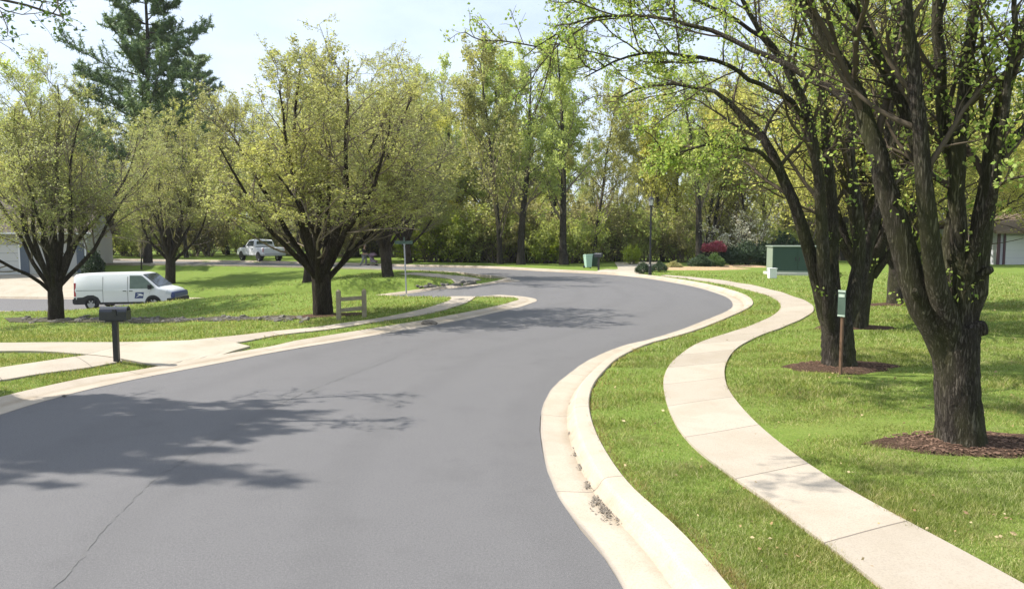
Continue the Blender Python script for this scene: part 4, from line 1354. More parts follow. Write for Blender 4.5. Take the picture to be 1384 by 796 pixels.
for i in range(26):
    px = rw.uniform(552, 640)
    rock(px, 389.5 - (px - 552) * .07 + rw.gauss(0, 1.3), rw.uniform(.15, .42), 'pale stone in the pile beside the street name sign', 'stones at the side street corner')

# dead leaves and twigs strewn over lawn and walk
M['dead_leaf'] = mat_leaf('dead_leaf', [(0.20, 0.13, 0.07), (0.34, 0.25, 0.13), (0.50, 0.42, 0.27)], 0.2)
_r = np.random.default_rng(44)
_D = 1 / (1 / 5.0 * (1 - _r.uniform(0, 1, 520)) + 1 / 24 * _r.uniform(0, 1, 520))
_D = _r.uniform(0, 1, 520) ** 1.5 * 18 + 5
_X = _r.uniform(.05, .75, 520) * _D
_p = np.stack([_X, _D], 1)
_z, _dd = ground(_p, True)
_k = (_dd > .7)
for _s in SLABS: _k &= ~inside(_s, _p) | (_r.uniform(0, 1, len(_p)) < .12)
_a = np.column_stack([_p, _z + .035])[_k]
_V, _F = leaf_cards(_a, .032, _r, .004, flat=.75, svar=.3)
tag(link_mesh('fallen_leaves', np_mesh('fallen_leaves', _V, _F), M['dead_leaf']), kind='stuff')

# ------------------------------------------------------------------ grass blades near the camera
def grass_field(n, d0, d1, x0, x1, h, w, seed):
    rng = np.random.default_rng(seed)
    u = rng.uniform(0, 1, n)
    D = 1 / (1 / d0 * (1 - u) + 1 / d1 * u)              # thinner with distance
    X = rng.uniform(x0, x1, n) * D
    pts = np.stack([X, D], 1)
    z, d = ground(pts, True)
    edge_n = .03 * np.sin(X * 7 + 3 * np.sin(D * 5)) + .02 * np.sin(D * 17 + X * 9)
    ok = d > 0.665 + edge_n + rng.uniform(-.05, .04, n)
    near = d < .72 + rng.uniform(0, .11, n)
    for s_ in SLABS:
        i_ = inside(s_, pts)
        edge = dist_line(np.vstack([s_, s_[:1]]), pts, 0.3)
        ok &= (~i_) | (edge < rng.uniform(-.05, .035, n) + edge_n)
        near |= (edge < rng.uniform(0, .035, n))
    for cx, cy, r, sq in MULCH:
        ok &= np.hypot(pts[:, 0] - cx, (pts[:, 1] - cy) / sq) > r * (.66 + .4 * rng.uniform(0, 1, n) ** .6)
    pts, z, D, near = pts[ok], z[ok], D[ok], near[ok]
    near &= rng.uniform(0, 1, len(near)) < .8
    n = len(pts)
    clump = np.full(n, .8)
    for q in range(9):
        a_, f_ = rng.uniform(0, 6.28), rng.uniform(1.2, 9.0)
        clump += .13 * np.sin(f_ * (np.cos(a_) * pts[:, 0] + np.sin(a_) * pts[:, 1]) + rng.uniform(0, 6.28))
    clump += rng.normal(0, .25, n)
    hh = h * np.clip(clump, .35, 1.7) * np.clip(.75 + D / 40, .8, 1.5)
    ww = w * np.clip(D / 8.0, .8, 5)
    a = rng.uniform(0, 6.28, n)
    sx, sy = np.cos(a) * ww, np.sin(a) * ww
    lean = rng.normal(0, .55, (n, 2)) * hh[:, None]
    B = np.column_stack([pts, z - .012])
    V = np.stack([B + np.column_stack([sx, sy, np.zeros(n)]), B - np.column_stack([sx, sy, np.zeros(n)]),
                  B + np.column_stack([lean, hh])], 1).reshape(-1, 3)
    hh_near = np.repeat(near, 3)
    a, b = V[~hh_near], V[hh_near]
    return a, np.arange(len(a)).reshape(-1, 3), b
V1, F1, E1 = grass_field(430000, 4.0, 15, -.05, .95, .050, .0042, 1)
V3, F3, E3 = grass_field(90000, 7.5, 14, -.76, -.28, .05, .0042, 3)
V2, F2, E2 = grass_field(260000, 13, 46, -.78, .92, .055, .0042, 2)
tag(link_mesh('grass', np_mesh('grass', np.vstack([V1, V2, V3]), np.vstack([F1, F2 + len(V1), F3 + len(V1) + len(V2)])), M['grass']), kind='stuff')
M['dry_grass'] = grass_mat('dry_grass_blades', (0.22, 0.19, 0.07), (0.30, 0.26, 0.11), (0.36, 0.24, 0.12))
E_ = np.vstack([E1, E2, E3])
tag(link_mesh('dry_grass', np_mesh('dry_grass', E_, np.arange(len(E_)).reshape(-1, 3)), M['dry_grass']), kind='stuff')

# ------------------------------------------------------------------ materials of made things
M['white_paint'] = mat_plain('white_car_paint', (0.666, 0.675, 0.684), 0.28, 0.5, var=0.03, scale=2)
M['seam_grey'] = mat_plain('seam_grey', (0.22, 0.22, 0.23), 0.7, 0.2)
M['blue_paint'] = mat_plain('navy_paint', (0.035, 0.055, 0.17), 0.35, 0.5, var=0.1)
M['black_plastic'] = mat_plain('black_plastic', (0.025, 0.025, 0.028), 0.6, 0.3, var=0.2)
M['rubber'] = mat_plain('tyre_rubber', (0.022, 0.022, 0.023), 0.85, 0.2, var=0.2)
M['rim'] = mat_plain('wheel_rim', (0.38, 0.38, 0.40), 0.4, 0.5, metal=0.6)
M['chrome'] = mat_plain('bumper_metal', (0.5, 0.5, 0.52), 0.3, 0.5, metal=0.8)
M['glass_dark'] = mat_plain('vehicle_glass', (0.035, 0.045, 0.055), 0.06, 0.6, var=0.05)
M['glass_green'] = mat_plain('cab_glass', (0.10, 0.14, 0.10), 0.08, 0.6, var=0.3, scale=4)
M['red_lens'] = mat_plain('tail_lens', (0.35, 0.02, 0.02), 0.25, 0.5)
M['clear_lens'] = mat_plain('head_lens', (0.55, 0.58, 0.62), 0.15, 0.6)
M['black_metal'] = mat_plain('black_metal', (0.018, 0.019, 0.022), 0.42, 0.45, var=0.2)
M['wood_post'] = mat_plain('weathered_wood', (0.29, 0.25, 0.175), 0.9, 0.15, var=0.4, scale=14)
M['stake'] = mat_plain('brown_stake', (0.15, 0.09, 0.058), 0.85, 0.2, var=0.3, scale=14)
M['sign_green'] = mat_plain('sign_green', (0.075, 0.115, 0.088), 0.45, 0.4, var=0.08)
M['sign_pale'] = mat_plain('sign_pale', (0.42, 0.50, 0.42), 0.5, 0.4, var=0.1)
M['galv'] = mat_plain('galvanised_steel', (0.36, 0.37, 0.39), 0.45, 0.5, metal=0.5)
M['cabinet'] = mat_plain('cabinet_green', (0.03, 0.062, 0.048), 0.5, 0.4, var=0.12, scale=3)
M['cabinet_pale'] = mat_plain('cabinet_pale_green', (0.24, 0.28, 0.22), 0.55, 0.4, var=0.12, scale=3)  # paler green for the cabinet's left side, roof and plinth
M['cart_green'] = mat_plain('cart_pale_green', (0.34, 0.48, 0.41), 0.55, 0.4, var=0.1)
M['cart_dark'] = mat_plain('cart_dark_green', (0.02, 0.045, 0.035), 0.5, 0.4, var=0.1)
M['siding'] = mat_plain('pale_siding', (0.44, 0.4312, 0.4048), 0.8, 0.2, var=0.04)
M['trim'] = mat_plain('white_trim', (0.72, 0.72, 0.71), 0.6, 0.3, var=0.03)
M['door_paint'] = mat_plain('slate_door', (0.10, 0.12, 0.15), 0.5, 0.3)
M['garage_door'] = mat_plain('garage_door_paint', (0.528, 0.5192, 0.4928), 0.6, 0.3, var=0.03)
M['grey_door'] = mat_plain('grey_garage_paint', (0.391, 0.391, 0.4165), 0.6, 0.3, var=0.03)
M['shingle'] = mat_plain('roof_shingle', (0.115, 0.095, 0.08), 0.9, 0.15, var=0.35, scale=5)
M['shake'] = mat_plain('cedar_shake', (0.17, 0.125, 0.085), 0.9, 0.15, var=0.4, scale=5)
M['brown_trim'] = mat_plain('brown_trim', (0.10, 0.055, 0.06), 0.7, 0.2)
M['skin'] = mat_plain('skin', (0.45, 0.29, 0.21), 0.6, 0.3)
M['shirt_dark'] = mat_plain('dark_cloth', (0.03, 0.03, 0.035), 0.85, 0.1)
M['cloth_grey'] = mat_plain('grey_cloth', (0.30, 0.30, 0.29), 0.9, 0.1)
M['cloth_white'] = mat_plain('white_cloth', (0.62, 0.62, 0.60), 0.85, 0.1)
M['cloth_mauve'] = mat_plain('mauve_cloth', (0.22, 0.15, 0.19), 0.85, 0.1)
M['hair'] = mat_plain('pale_cap', (0.38, 0.35, 0.30), 0.85, 0.1)
M['lamp_glass'] = mat_plain('lantern_glass', (0.55, 0.55, 0.52), 0.2, 0.5)

# ------------------------------------------------------------------ vehicles
def loft(name, stations, hw, material, parent, belt=1.05, smooth=True):
    """body shell through cross-sections (x, z bottom, z top, half width factor)"""
    V, F = [], []
    m = None
    for (x, zb, zt, k) in stations:
        bz = min(belt, zt - .10)
        half = [(hw(x, zb) * k * .90, zb), (hw(x, zb + .1) * k, zb + .10), (hw(x, (zb + bz) / 2) * k * 1.004, (zb + bz) / 2), (hw(x, bz) * k, bz),
                (hw(x, zt - .09) * k * .985, max(zt - .09, bz + .005)), (hw(x, zt) * k * .93, zt - .022), (hw(x, zt) * k * .6, zt), (0, zt + .008)]
        ring = [(x, -y, z) for y, z in half] + [(x, y, z) for y, z in half[-2::-1]]
        m = len(ring)
        V += ring
    n = len(stations)
    for i in range(n - 1):
        for j in range(m):
            F.append((i * m + j, i * m + (j + 1) % m, (i + 1) * m + (j + 1) % m, (i + 1) * m + j))
    bm = bmesh.new()
    vs_ = [bm.verts.new(v) for v in V]
    for f in F: bm.faces.new([vs_[i] for i in f])
    bm.faces.new([vs_[j] for j in range(m)])
    bm.faces.new([vs_[(n - 1) * m + j] for j in range(m)][::-1])
    o = bm_obj(name, bm, material, parent, smooth=smooth)
    o.data.set_sharp_from_angle(angle=math.radians(38))
    return o

def side_panel(name, pts, side, hw, material, parent, off=.004, k=1.0, depth=.02):
    bm = bmesh.new()
    a = [bm.verts.new((x, side * (hw(x, z) * k + off), z)) for x, z in pts]
    b = [bm.verts.new((x, side * (hw(x, z) * k - depth), z)) for x, z in pts]
    bm.faces.new(a); bm.faces.new(b[::-1])
    n = len(pts)
    for i in range(n): bm.faces.new((a[i], a[(i + 1) % n], b[(i + 1) % n], b[i]))
    return bm_obj(name, bm, material, parent)

def wheel(x, y, r, w, parent, out):
    e = bpy.data.objects.new('wheel', None)
    COL.objects.link(e); e.parent = parent
    e.location = (x, y, r)
    bm = bmesh.new()
    n = 28
    prof = [(r * .62, -w / 2), (r * .95, -w / 2), (r, -w * .35), (r, w * .35), (r * .95, w / 2), (r * .62, w / 2)]
    rings = [[bm.verts.new((math.cos(i / n * 6.28318) * q, yy, math.sin(i / n * 6.28318) * q)) for i in range(n)] for q, yy in prof]
    for a, b in zip(rings, rings[1:] + rings[:1]):
        for i in range(n): bm.faces.new((a[i], a[(i + 1) % n], b[(i + 1) % n], b[i]))
    bm_obj('tyre', bm, M['rubber'], e, smooth=True)
    bm = bmesh.new()
    add_cyl(bm, (0, -w * .42, 0), (0, w * .42, 0), r * .63, n=24)
    for i in range(6):
        a = i / 6 * 6.28318
        add_box(bm, (math.cos(a) * r * .36, out * w * .43, math.sin(a) * r * .36), (r * .42, w * .08, r * .14), Matrix.Rotation(-a, 4, 'Y'))
    add_cyl(bm, (0, out * w * .40, 0), (0, out * w * .50, 0), r * .16, n=12)
    bm_obj('rim', bm, M['rim'], e)
    return e

def arch(x, z0, r, side, hw, parent, material, name='wheel_arch', k=1.0, ww=.05, off=.006):
    pts = [(x + math.cos(a) * (r + ww), z0 + math.sin(a) * (r + ww)) for a in np.linspace(-.25, math.pi + .25, 18)]
    return side_panel(name, pts, side, hw, material, parent, off=off, k=k)

# white delivery van in the side street
sx = -20.3
sdir = Vector((8.7, -2.75, 0)).normalized()
sdir = Vector((1, .02, 0)).normalized()
van = empty('delivery_van', (sx, 39.3, float(z_road(sx, 39.3)) + .004), 0)
gz_f = float(z_road(sx + 1.6, 39.3)); gz_b = float(z_road(sx - 1.6, 39.3))
van.rotation_euler = (0, -math.atan2(gz_f - gz_b, 3.2), math.atan2(sdir.y, sdir.x))
tag(van, 'white delivery van with a blue nose parked in the side street', 'van')
def hw_van(x, z):
    w = .965 - .115 * max(0, (z - 1.02) / .88)
    if x > 1.7: w *= 1 - .17 * ((x - 1.7) / .95) ** 2
    if x < -2.2: w *= 1 - .03 * ((-2.2 - x) / .3)
    return w
loft('body', [(-2.50, .42, 1.62, .97), (-2.47, .36, 1.80, .985), (-2.36, .30, 1.875, 1), (-1.6, .28, 1.90, 1), (0, .28, 1.915, 1), (.75, .28, 1.905, 1), (1.02, .28, 1.85, 1), (1.35, .28, 1.60, 1), (1.68, .28, 1.31, 1), (1.86, .28, 1.155, 1), (2.15, .28, 1.09, 1), (2.42, .28, 1.0, 1), (2.56, .30, .90, .98), (2.64, .36, .72, .95)], hw_van, M['white_paint'], van)
for sd_ in (-1, 1):
    side_panel('side_window', [(.42, 1.08), (1.62, 1.08), (1.70, 1.13), (1.32, 1.50), (1.08, 1.72), (.98, 1.76), (.42, 1.77)], sd_, hw_van, M['glass_green'], van)
    side_panel('rear_cladding', [(-2.49, .30), (-2.0, .30), (-1.2, .30), (-1.1, .42), (-1.22, .66), (-1.45, .78), (-1.75, .78), (-2.0, .68), (-2.49, .66)], sd_, hw_van, M['black_plastic'], van, .007)
    arch(1.60, .33, .36, sd_, hw_van, van, M['black_plastic'], off=.02)
    d_ = side_panel('front_door', [(.33, .42), (1.20, .42), (1.52, 1.0), (.33, 1.03)], sd_, hw_van, M['white_paint'], van, .016)
    side_panel('door_handle', [(.40, .955), (.58, .955), (.58, .99), (.40, .99)], sd_, hw_van, M['black_plastic'], d_, .028)
    sd2 = side_panel('sliding_door', [(-.95, .42), (.30, .42), (.30, 1.015), (-.95, 1.015)], sd_, hw_van, M['white_paint'], van, .014)
    side_panel('door_handle', [(.08, .955), (.25, .955), (.25, .99), (.08, .99)], sd_, hw_van, M['black_plastic'], sd2, .028)
    for xa, xb in ((.305, .33), (-.975, -.955)): side_panel('door_seam', [(xa, .40), (xb, .40), (xb, 1.018), (xa, 1.018)], sd_, hw_van, M['seam_grey'], van, .015); side_panel('door_seam', [(xa, 1.03), (xb, 1.03), (xb, 1.72), (xa, 1.72)], sd_, hw_van, M['seam_grey'], van, .006)
    side_panel('sill', [(-1.15, .30), (1.12, .30), (1.10, .40), (-1.12, .40)], sd_, hw_van, M['black_plastic'], van, .012)
    side_panel('door_rail', [(-2.35, 1.015), (-.97, 1.015), (-.97, 1.035), (-2.35, 1.035)], sd_, hw_van, M['black_plastic'], van, .005)
    em = side_panel('emblem', [(.66, .58), (1.10, .58), (1.16, .90), (.72, .90)], sd_, hw_van, M['blue_paint'], van, .0195)
    side_panel('emblem_bird', [(.71, .62), (.93, .72), (1.08, .70), (1.12, .77), (.98, .83), (.78, .83), (.90, .765)], sd_, hw_van, M['white_paint'], em, .0225)
    side_panel('headlight', [(2.24, .80), (2.50, .74), (2.52, .86), (2.30, .97)], sd_, hw_van, M['clear_lens'], van, .012)
    side_panel('tail_light', [(-2.47, .72), (-2.36, .72), (-2.36, 1.42), (-2.47, 1.42)], sd_, hw_van, M['red_lens'], van, .012)
    bm = bmesh.new(); add_box(bm, (1.48, sd_ * 1.04, 1.17), (.12, .20, .24)); add_box(bm, (1.50, sd_ * .94, 1.10), (.07, .14, .05))
    bm_obj('side_mirror', bm, M['black_plastic'], van, bevel=.02)
    wheel(1.60, sd_ * .885, .33, .22, van, sd_)
    wheel(-1.60, sd_ * .875, .33, .22, van, sd_)
bm = bmesh.new()
a_ = [(1.08, .77, 1.815), (1.08, -.77, 1.815), (1.83, -.84, 1.20), (1.83, .84, 1.20)]
n_ = Vector((.62, 0, .78)).normalized()
top_ = [bm.verts.new(Vector(q) + n_ * .012) for q in a_]; bot_ = [bm.verts.new(Vector(q) - n_ * .03) for q in a_]
bm.faces.new(top_); bm.faces.new(bot_[::-1])
for i in range(4): bm.faces.new((top_[i], top_[(i + 1) % 4], bot_[(i + 1) % 4], bot_[i]))
bm_obj('windshield', bm, M['glass_dark'], van)
bm = bmesh.new()
add_prism(bm, [(2.30, .58), (2.52, .56), (2.675, .60), (2.67, .80), (2.61, .89), (2.45, .84)], 'y', -.85, .85)
bm_obj('nose_panel', bm, M['blue_paint'], van, bevel=.03)
bm = bmesh.new()
add_prism(bm, [(2.0, .26), (2.55, .24), (2.70, .30), (2.70, .575), (2.52, .555), (2.04, .57)], 'y', -.90, .90)
bm_obj('front_bumper', bm, M['black_plastic'], van, bevel=.03)
box_obj('rear_bumper', (-2.50, 0, .46), (.16, 1.86, .26), M['black_plastic'], van, .03)

# white pickup at the end of the far lawn
pp = at_px(352, 353, 65.0)
pk = empty('pickup_truck', (pp[0], pp[1], pp[2] + .02), math.atan2(.73, -.68))
tag(pk, 'white pickup truck seen from behind beyond the far lawn', 'truck')
def hw_pk(x, z):
    w = .98 - .16 * max(0, (z - 1.12) / .75)
    if x > 2.2: w *= 1 - .10 * ((x - 2.2) / .6) ** 2
    return w
loft('body', [(-2.78, .60, 1.18, .97), (-2.70, .52, 1.24, 1), (-1.0, .48, 1.24, 1), (-.92, .48, 1.25, 1), (1.1, .48, 1.24, 1), (1.3, .48, 1.23, 1), (2.3, .48, 1.17, 1), (2.62, .50, 1.08, 1), (2.74, .58, .92, .97)], hw_pk, M['white_paint'], pk)
loft('cab', [(-.98, 1.15, 1.30, .97), (-.84, 1.15, 1.78, .97), (-.70, 1.15, 1.88, .97), (.2, 1.15, 1.90, .97), (.45, 1.15, 1.84, .97), (1.15, 1.15, 1.28, .97)], hw_pk, M['white_paint'], pk, belt=1.25)
bm = bmesh.new()
add_box(bm, (-1.80, 0, 1.247), (1.62, 1.62, .02))
bm_obj('truck_bed', bm, M['black_plastic'], pk)
bm = bmesh.new(); add_box(bm, (-2.795, 0, .96), (.05, 1.62, .46))
tg = bm_obj('tailgate', bm, M['white_paint'], pk, bevel=.01)
box_obj('handle', (-2.827, 0, 1.08), (.02, .26, .08), M['black_plastic'], tg)
box_obj('rear_bumper', (-2.86, 0, .62), (.18, 1.90, .20), M['chrome'], pk, .02)
box_obj('front_bumper', (2.76, 0, .62), (.16, 1.84, .26), M['chrome'], pk, .03)
bm = bmesh.new(); add_prism(bm, [(-.74, 1.34), (.74, 1.34), (.68, 1.76), (-.68, 1.76)], 'x', -.925, -.885)
bm_obj('rear_window', bm, M['glass_dark'], pk)
for sd_ in (-1, 1):
    side_panel('side_window', [(-.72, 1.31), (.78, 1.31), (.38, 1.76), (-.62, 1.79)], sd_, hw_pk, M['glass_dark'], pk, .004, .97)
    side_panel('tail_light', [(-2.77, .86), (-2.66, .86), (-2.66, 1.18), (-2.77, 1.18)], sd_, hw_pk, M['red_lens'], pk, .01)
    side_panel('headlight', [(2.40, .86), (2.68, .84), (2.62, 1.0), (2.40, 1.04)], sd_, hw_pk, M['clear_lens'], pk, .012)
    d_ = side_panel('door', [(-.86, .56), (.95, .56), (.95, 1.17), (-.86, 1.17)], sd_, hw_pk, M['white_paint'], pk, .007)
    side_panel('handle', [(-.76, 1.05), (-.56, 1.05), (-.56, 1.10), (-.76, 1.10)], sd_, hw_pk, M['black_plastic'], d_, .02)
    for xx in (1.75, -1.75):
        arch(xx, .40, .43, sd_, hw_pk, pk, M['black_plastic'])
        wheel(xx, sd_ * .84, .39, .26, pk, sd_)
    box_obj('side_mirror', (.85, sd_ * 1.08, 1.30), (.10, .20, .20), M['black_plastic'], pk, .02)

# ------------------------------------------------------------------ street furniture
def mailbox(loc, rz, h, L, w, label, lid):
    e = empty('mailbox', loc, rz)
    tag(e, label, 'mailbox', None)
    bm = bmesh.new(); add_box(bm, (0, 0, (h - w) / 2 - .05), (.095, .095, h - w + .1))
    bm_obj('post', bm, M['black_metal'], e, bevel=.008)
    box_obj('bracket', (0, 0, h - w - .02), (L * .7, .10, .035), M['black_metal'], e, .005)
    prof = [(-w * .42, 0), (w * .42, 0), (w * .42, w * .62)] + [(math.cos(a) * w * .42, w * .62 + math.sin(a) * w * .38) for a in np.linspace(.25, math.pi - .25, 9)] + [(-w * .42, w * .62)]
    bm = bmesh.new(); add_prism(bm, [(y, z + h - w) for y, z in prof], 'x', -L / 2, L / 2 - .015)
    b = bm_obj('box', bm, lid, e)
    bm = bmesh.new(); add_prism(bm, [(y * 1.04, (z - w * .5) * 1.04 + h - w * .5) for y, z in prof], 'x', L / 2 - .013, L / 2 + .012)
    d = bm_obj('door', bm, lid, e)
    box_obj('knob', (L / 2 + .025, 0, h - w * .22), (.025, .03, .03), M['black_metal'], d)
    bm = bmesh.new(); add_box(bm, (L * .15, -w * .46, h - w * .45), (.016, .012, w * .42)); add_box(bm, (L * .15 - .035, -w * .46, h - w * .28), (.07, .012, .05))
    bm_obj('flag', bm, M['black_metal'], e)
    return e
M['mailbox_paint'] = mat_plain('mailbox_black', (0.022, 0.025, 0.035), 0.22, 0.6, var=0.1)
p = on_ground(158, 490)
mailbox(p, math.radians(6), 1.07, .48, .25, 'black mailbox on a post in the grass strip beside the driveway', M['mailbox_paint'])
p = on_ground(809, 365.5)
mailbox(p, math.radians(140), 1.12, .50, .26, 'dark mailbox on a post beside the trash carts', M['mailbox_paint'])

# rail fence
pa, pb = on_ground(458, 433), on_ground(492.5, 428.5)
fe = empty('rail_fence', pa)
tag(fe, 'short two rail wooden fence between two weathered posts', 'fence')
for q, hh in ((pa, .84), (pb, .80)):
    l = Vector(q - pa)
    bm = bmesh.new(); add_box(bm, (l.x, l.y, hh / 2 - .1), (.125, .11, hh + .2)); 
    o = bm_obj('post', bm, M['wood_post'], fe, bevel=.012)
    bm = bmesh.new(); add_cyl(bm, (l.x, l.y, hh - .01), (l.x, l.y, hh + .05), .075, .012, 8)
    bm_obj('cap', bm, M['wood_post'], o)
l = Vector(pb - pa)
for za, zb_ in ((.60, .58), (.28, .28)):
    bm = bmesh.new()
    rot = Vector((l.x, l.y, l.z + zb_ - za)).to_track_quat('X', 'Z').to_matrix().to_4x4()
    add_box(bm, (l.x / 2, l.y / 2, l.z / 2 + (za + zb_) / 2), (l.length - .1, .05, .11), rot)
    bm_obj('rail', bm, M['wood_post'], fe, bevel=.012)

# street name sign
p = at_px(549.5, 388, 38.2)
ss = empty('street_sign', p, math.radians(4))
tag(ss, 'green street name sign on a tall grey post at the side street corner', 'sign')
bm = bmesh.new(); add_cyl(bm, (0, 0, -.3), (-.09, 0, 2.72), .038, n=10); bm_obj('post', bm, M['galv'], ss)
box_obj('name_blade', (-.12, 0, 2.83), (.92, .022, .17), M['sign_green'], ss, .004)
box_obj('name_blade', (-.10, 0, 3.02), (.022, .80, .17), M['sign_green'], ss, .004)
bm = bmesh.new(); add_cyl(bm, (-.09, 0, 2.70), (-.09, 0, 2.76), .055, n=10); add_box(bm, (-.10, 0, 2.925), (.05, .05, .04))
bm_obj('bracket', bm, M['galv'], ss)

# lamp post
p = on_ground(878.5, 372.5)
lp = empty('lamp_post', p)
tag(lp, 'slim black lamp post with a small lantern at the road bend', 'street lamp')
bm = bmesh.new(); add_cyl(bm, (0, 0, -.2), (0, 0, .55), .10, .085, 14); add_cyl(bm, (0, 0, .55), (0, 0, .62), .10, .06, 14); bm_obj('base', bm, M['black_metal'], lp)
bm = bmesh.new(); add_cyl(bm, (0, 0, .6), (0, 0, 3.85), .062, .05, 14); bm_obj('pole', bm, M['black_metal'], lp)
ln = bpy.data.objects.new('lantern', None); COL.objects.link(ln); ln.parent = lp; ln.location = (0, 0, 3.85)
bm = bmesh.new(); add_cyl(bm, (0, 0, 0), (0, 0, .08), .05, .12, 12)
for i in range(4):
    a = i / 4 * 6.283 + .78
    add_cyl(bm, (math.cos(a) * .12, math.sin(a) * .12, .07), (math.cos(a) * .17, math.sin(a) * .17, .42), .012, n=6)
bm_obj('frame', bm, M['black_metal'], ln)
bm = bmesh.new(); add_cyl(bm, (0, 0, .085), (0, 0, .41), .105, .15, 8); bm_obj('glass', bm, M['lamp_glass'], ln)
bm = bmesh.new(); add_cyl(bm, (0, 0, .42), (0, 0, .56), .21, .06, 12); add_cyl(bm, (0, 0, .56), (0, 0, .64), .03, .008, 8); bm_obj('cap', bm, M['black_metal'], ln)

# wheeled trash carts
def cart(px, depth, rz, material, tilt, label):
    q = at_px(px, 362, depth)
    e = empty('trash_cart', q, rz)
    e.rotation_euler = (tilt, 0, rz)
    e.scale = (.82, .82, .86)
    tag(e, label, 'trash cart', 'trash carts at the bend')
    bm = bmesh.new()
    lo = [(-.22, -.24), (.22, -.24), (.22, .24), (-.22, .24)]; hi = [(-.29, -.34), (.29, -.34), (.29, .36), (-.29, .36)]
    a = [bm.verts.new((x, y, .06)) for x, y in lo]; b = [bm.verts.new((x, y, 1.0)) for x, y in hi]
    bm.faces.new(a[::-1]); bm.faces.new(b)
    for i in range(4): bm.faces.new((a[i], a[(i + 1) % 4], b[(i + 1) % 4], b[i]))
    bm_obj('bin', bm, material, e, bevel=.02)
    bm = bmesh.new(); add_prism(bm, [(-.36, 1.003), (.38, 1.003), (.38, 1.05), (.1, 1.10), (-.36, 1.06)], 'x', -.31, .31)
    bm_obj('lid', bm, material, e, bevel=.012)
    bm = bmesh.new(); add_cyl(bm, (-.26, .42, .96), (.26, .42, .96), .018, n=8); bm_obj('handle', bm, material, e)
    for s_ in (-1, 1):
        bm = bmesh.new(); add_cyl(bm, (s_ * .24, .26, .12), (s_ * .31, .26, .12), .12, n=16); bm_obj('wheel', bm, M['rubber'], e)
cart(795, 50.5, .25, M['cart_green'], math.radians(-5), 'pale green wheeled trash cart, slightly tipped')
cart(803.5, 52.0, -.1, M['cart_dark'], 0, 'dark trash cart behind the mailbox at the bend')

# green utility cabinet
p = on_ground(1072, 371.5)
cb = empty('utility_cabinet', p, math.radians(-6))
tag(cb, 'large green utility cabinet on a pale pad near the sidewalk', 'cabinet')
box_obj('pad', (0, 0, .02), (3.0, 1.9, .28), M['pad'], cb, .02)
bm = bmesh.new(); add_box(bm, (0, 0, .90), (2.7, 1.55, 1.44)); cbb = bm_obj('body', bm, M['cabinet'], cb, bevel=.015)
box_obj('side_panel', (-1.362, 0, .90), (.02, 1.42, 1.36), M['cabinet_pale'], cb, .006)
box_obj('roof', (0, 0, 1.665), (2.84, 1.70, .08), M['cabinet_pale'], cb, .012)
for s_ in (-1, 1):
    d_ = box_obj('door', (s_ * .66, -.787, .92), (1.26, .02, 1.30), M['cabinet'], cb, .006)
    box_obj('handle', (s_ * .10, -.808, .95), (.05, .03, .22), M['black_metal'], d_)
box_obj('plinth', (0, -.80, .20), (2.7, .05, .12), M['cabinet_pale'], cb, .005)
box_obj('warning_label', (.55, -.80, 1.25), (.34, .006, .16), M['sign_pale'], cb)
q = on_ground(1043.5, 376)
pd = empty('utility_pedestal', q)
tag(pd, 'small white utility pedestal in front of the green cabinet corner', 'pedestal')
box_obj('body', (0, 0, .24), (.40, .34, .5), M['trim'], pd, .02)
box_obj('cap', (0, 0, .515), (.44, .38, .05), M['trim'], pd, .012)

# stake sign by the second tree
p = at_px(1136, 499, float(base_b[1]) - .62)
sk = empty('stake_sign', p, math.radians(-58))
tag(sk, 'narrow green sign with pale edge on a brown wooden stake', 'sign')
bm = bmesh.new(); add_box(bm, (0, 0, .62), (.045, .045, 1.5)); bm_obj('stake', bm, M['stake'], sk, bevel=.005)
box_obj('sign_panel', (0, -.032, 1.20), (.14, .012, .45), M['sign_green'], sk, .003)
for z_ in (1.405, .995): box_obj('border', (0, -.040, z_), (.135, .006, .03), M['sign_pale'], sk)
box_obj('notice', (0, -.040, 1.33), (.11, .006, .05), M['sign_pale'], sk)

# dark clump in the gutter, pebble on the pan
p = on_plane(580, 438.5, 0)
bm = bmesh.new(); bmesh.ops.create_icosphere(bm, subdivisions=3, radius=.5)
rr = random.Random(8)
for v_ in bm.verts:
    v_.co *= 1 + rr.uniform(-.12, .12)
    v_.co = Vector((v_.co.x * .46, v_.co.y * .30, max(v_.co.z, -.05) * .24))
o = bm_obj('leaf_clump', bm, M['dirt'])
o.location = (p[0], p[1], 0.01)
tag(o, 'dark clump of wet leaves lying against the curb of the road', 'leaves')
p = on_plane(87, 534.5, .02)
o = bpy.data.objects.new('rock', rock_me[1]); COL.objects.link(o)
o.location = (p[0], p[1], .02); o.scale = (.07, .05, .05)
tag(o, 'single dark pebble on the curb edge below the mailbox', 'rock')

# small grey box far across the lawn, slim sapling
p = at_px(137, 352.5, 66)
ub = empty('utility_box', p, .3)
tag(ub, 'small grey utility box far across the lawn behind the van', 'utility box')
box_obj('body', (0, 0, .26), (.95, .5, .55), M['door_paint'], ub, .02)
box_obj('lid', (0, 0, .56), (1.0, .55, .06), M['galv'], ub, .01)
p = at_px(191, 358, 56)
plant('sapling', wood_2, p, 1.0, (.26, .26, .34), 'slim young tree on the lawn above the white van', 'tree')

# ------------------------------------------------------------------ houses
def siding_wall(bm, x0, x1, y, z0, z1, step=.18):
    n = int((z1 - z0) / step)
    for i in range(n):
        za = z0 + i * step
        add_prism(bm, [(y - .022, za), (y + .1, za), (y + .1, za + step - .002), (y - .004, za + step - .002)], 'x', x0, x1)

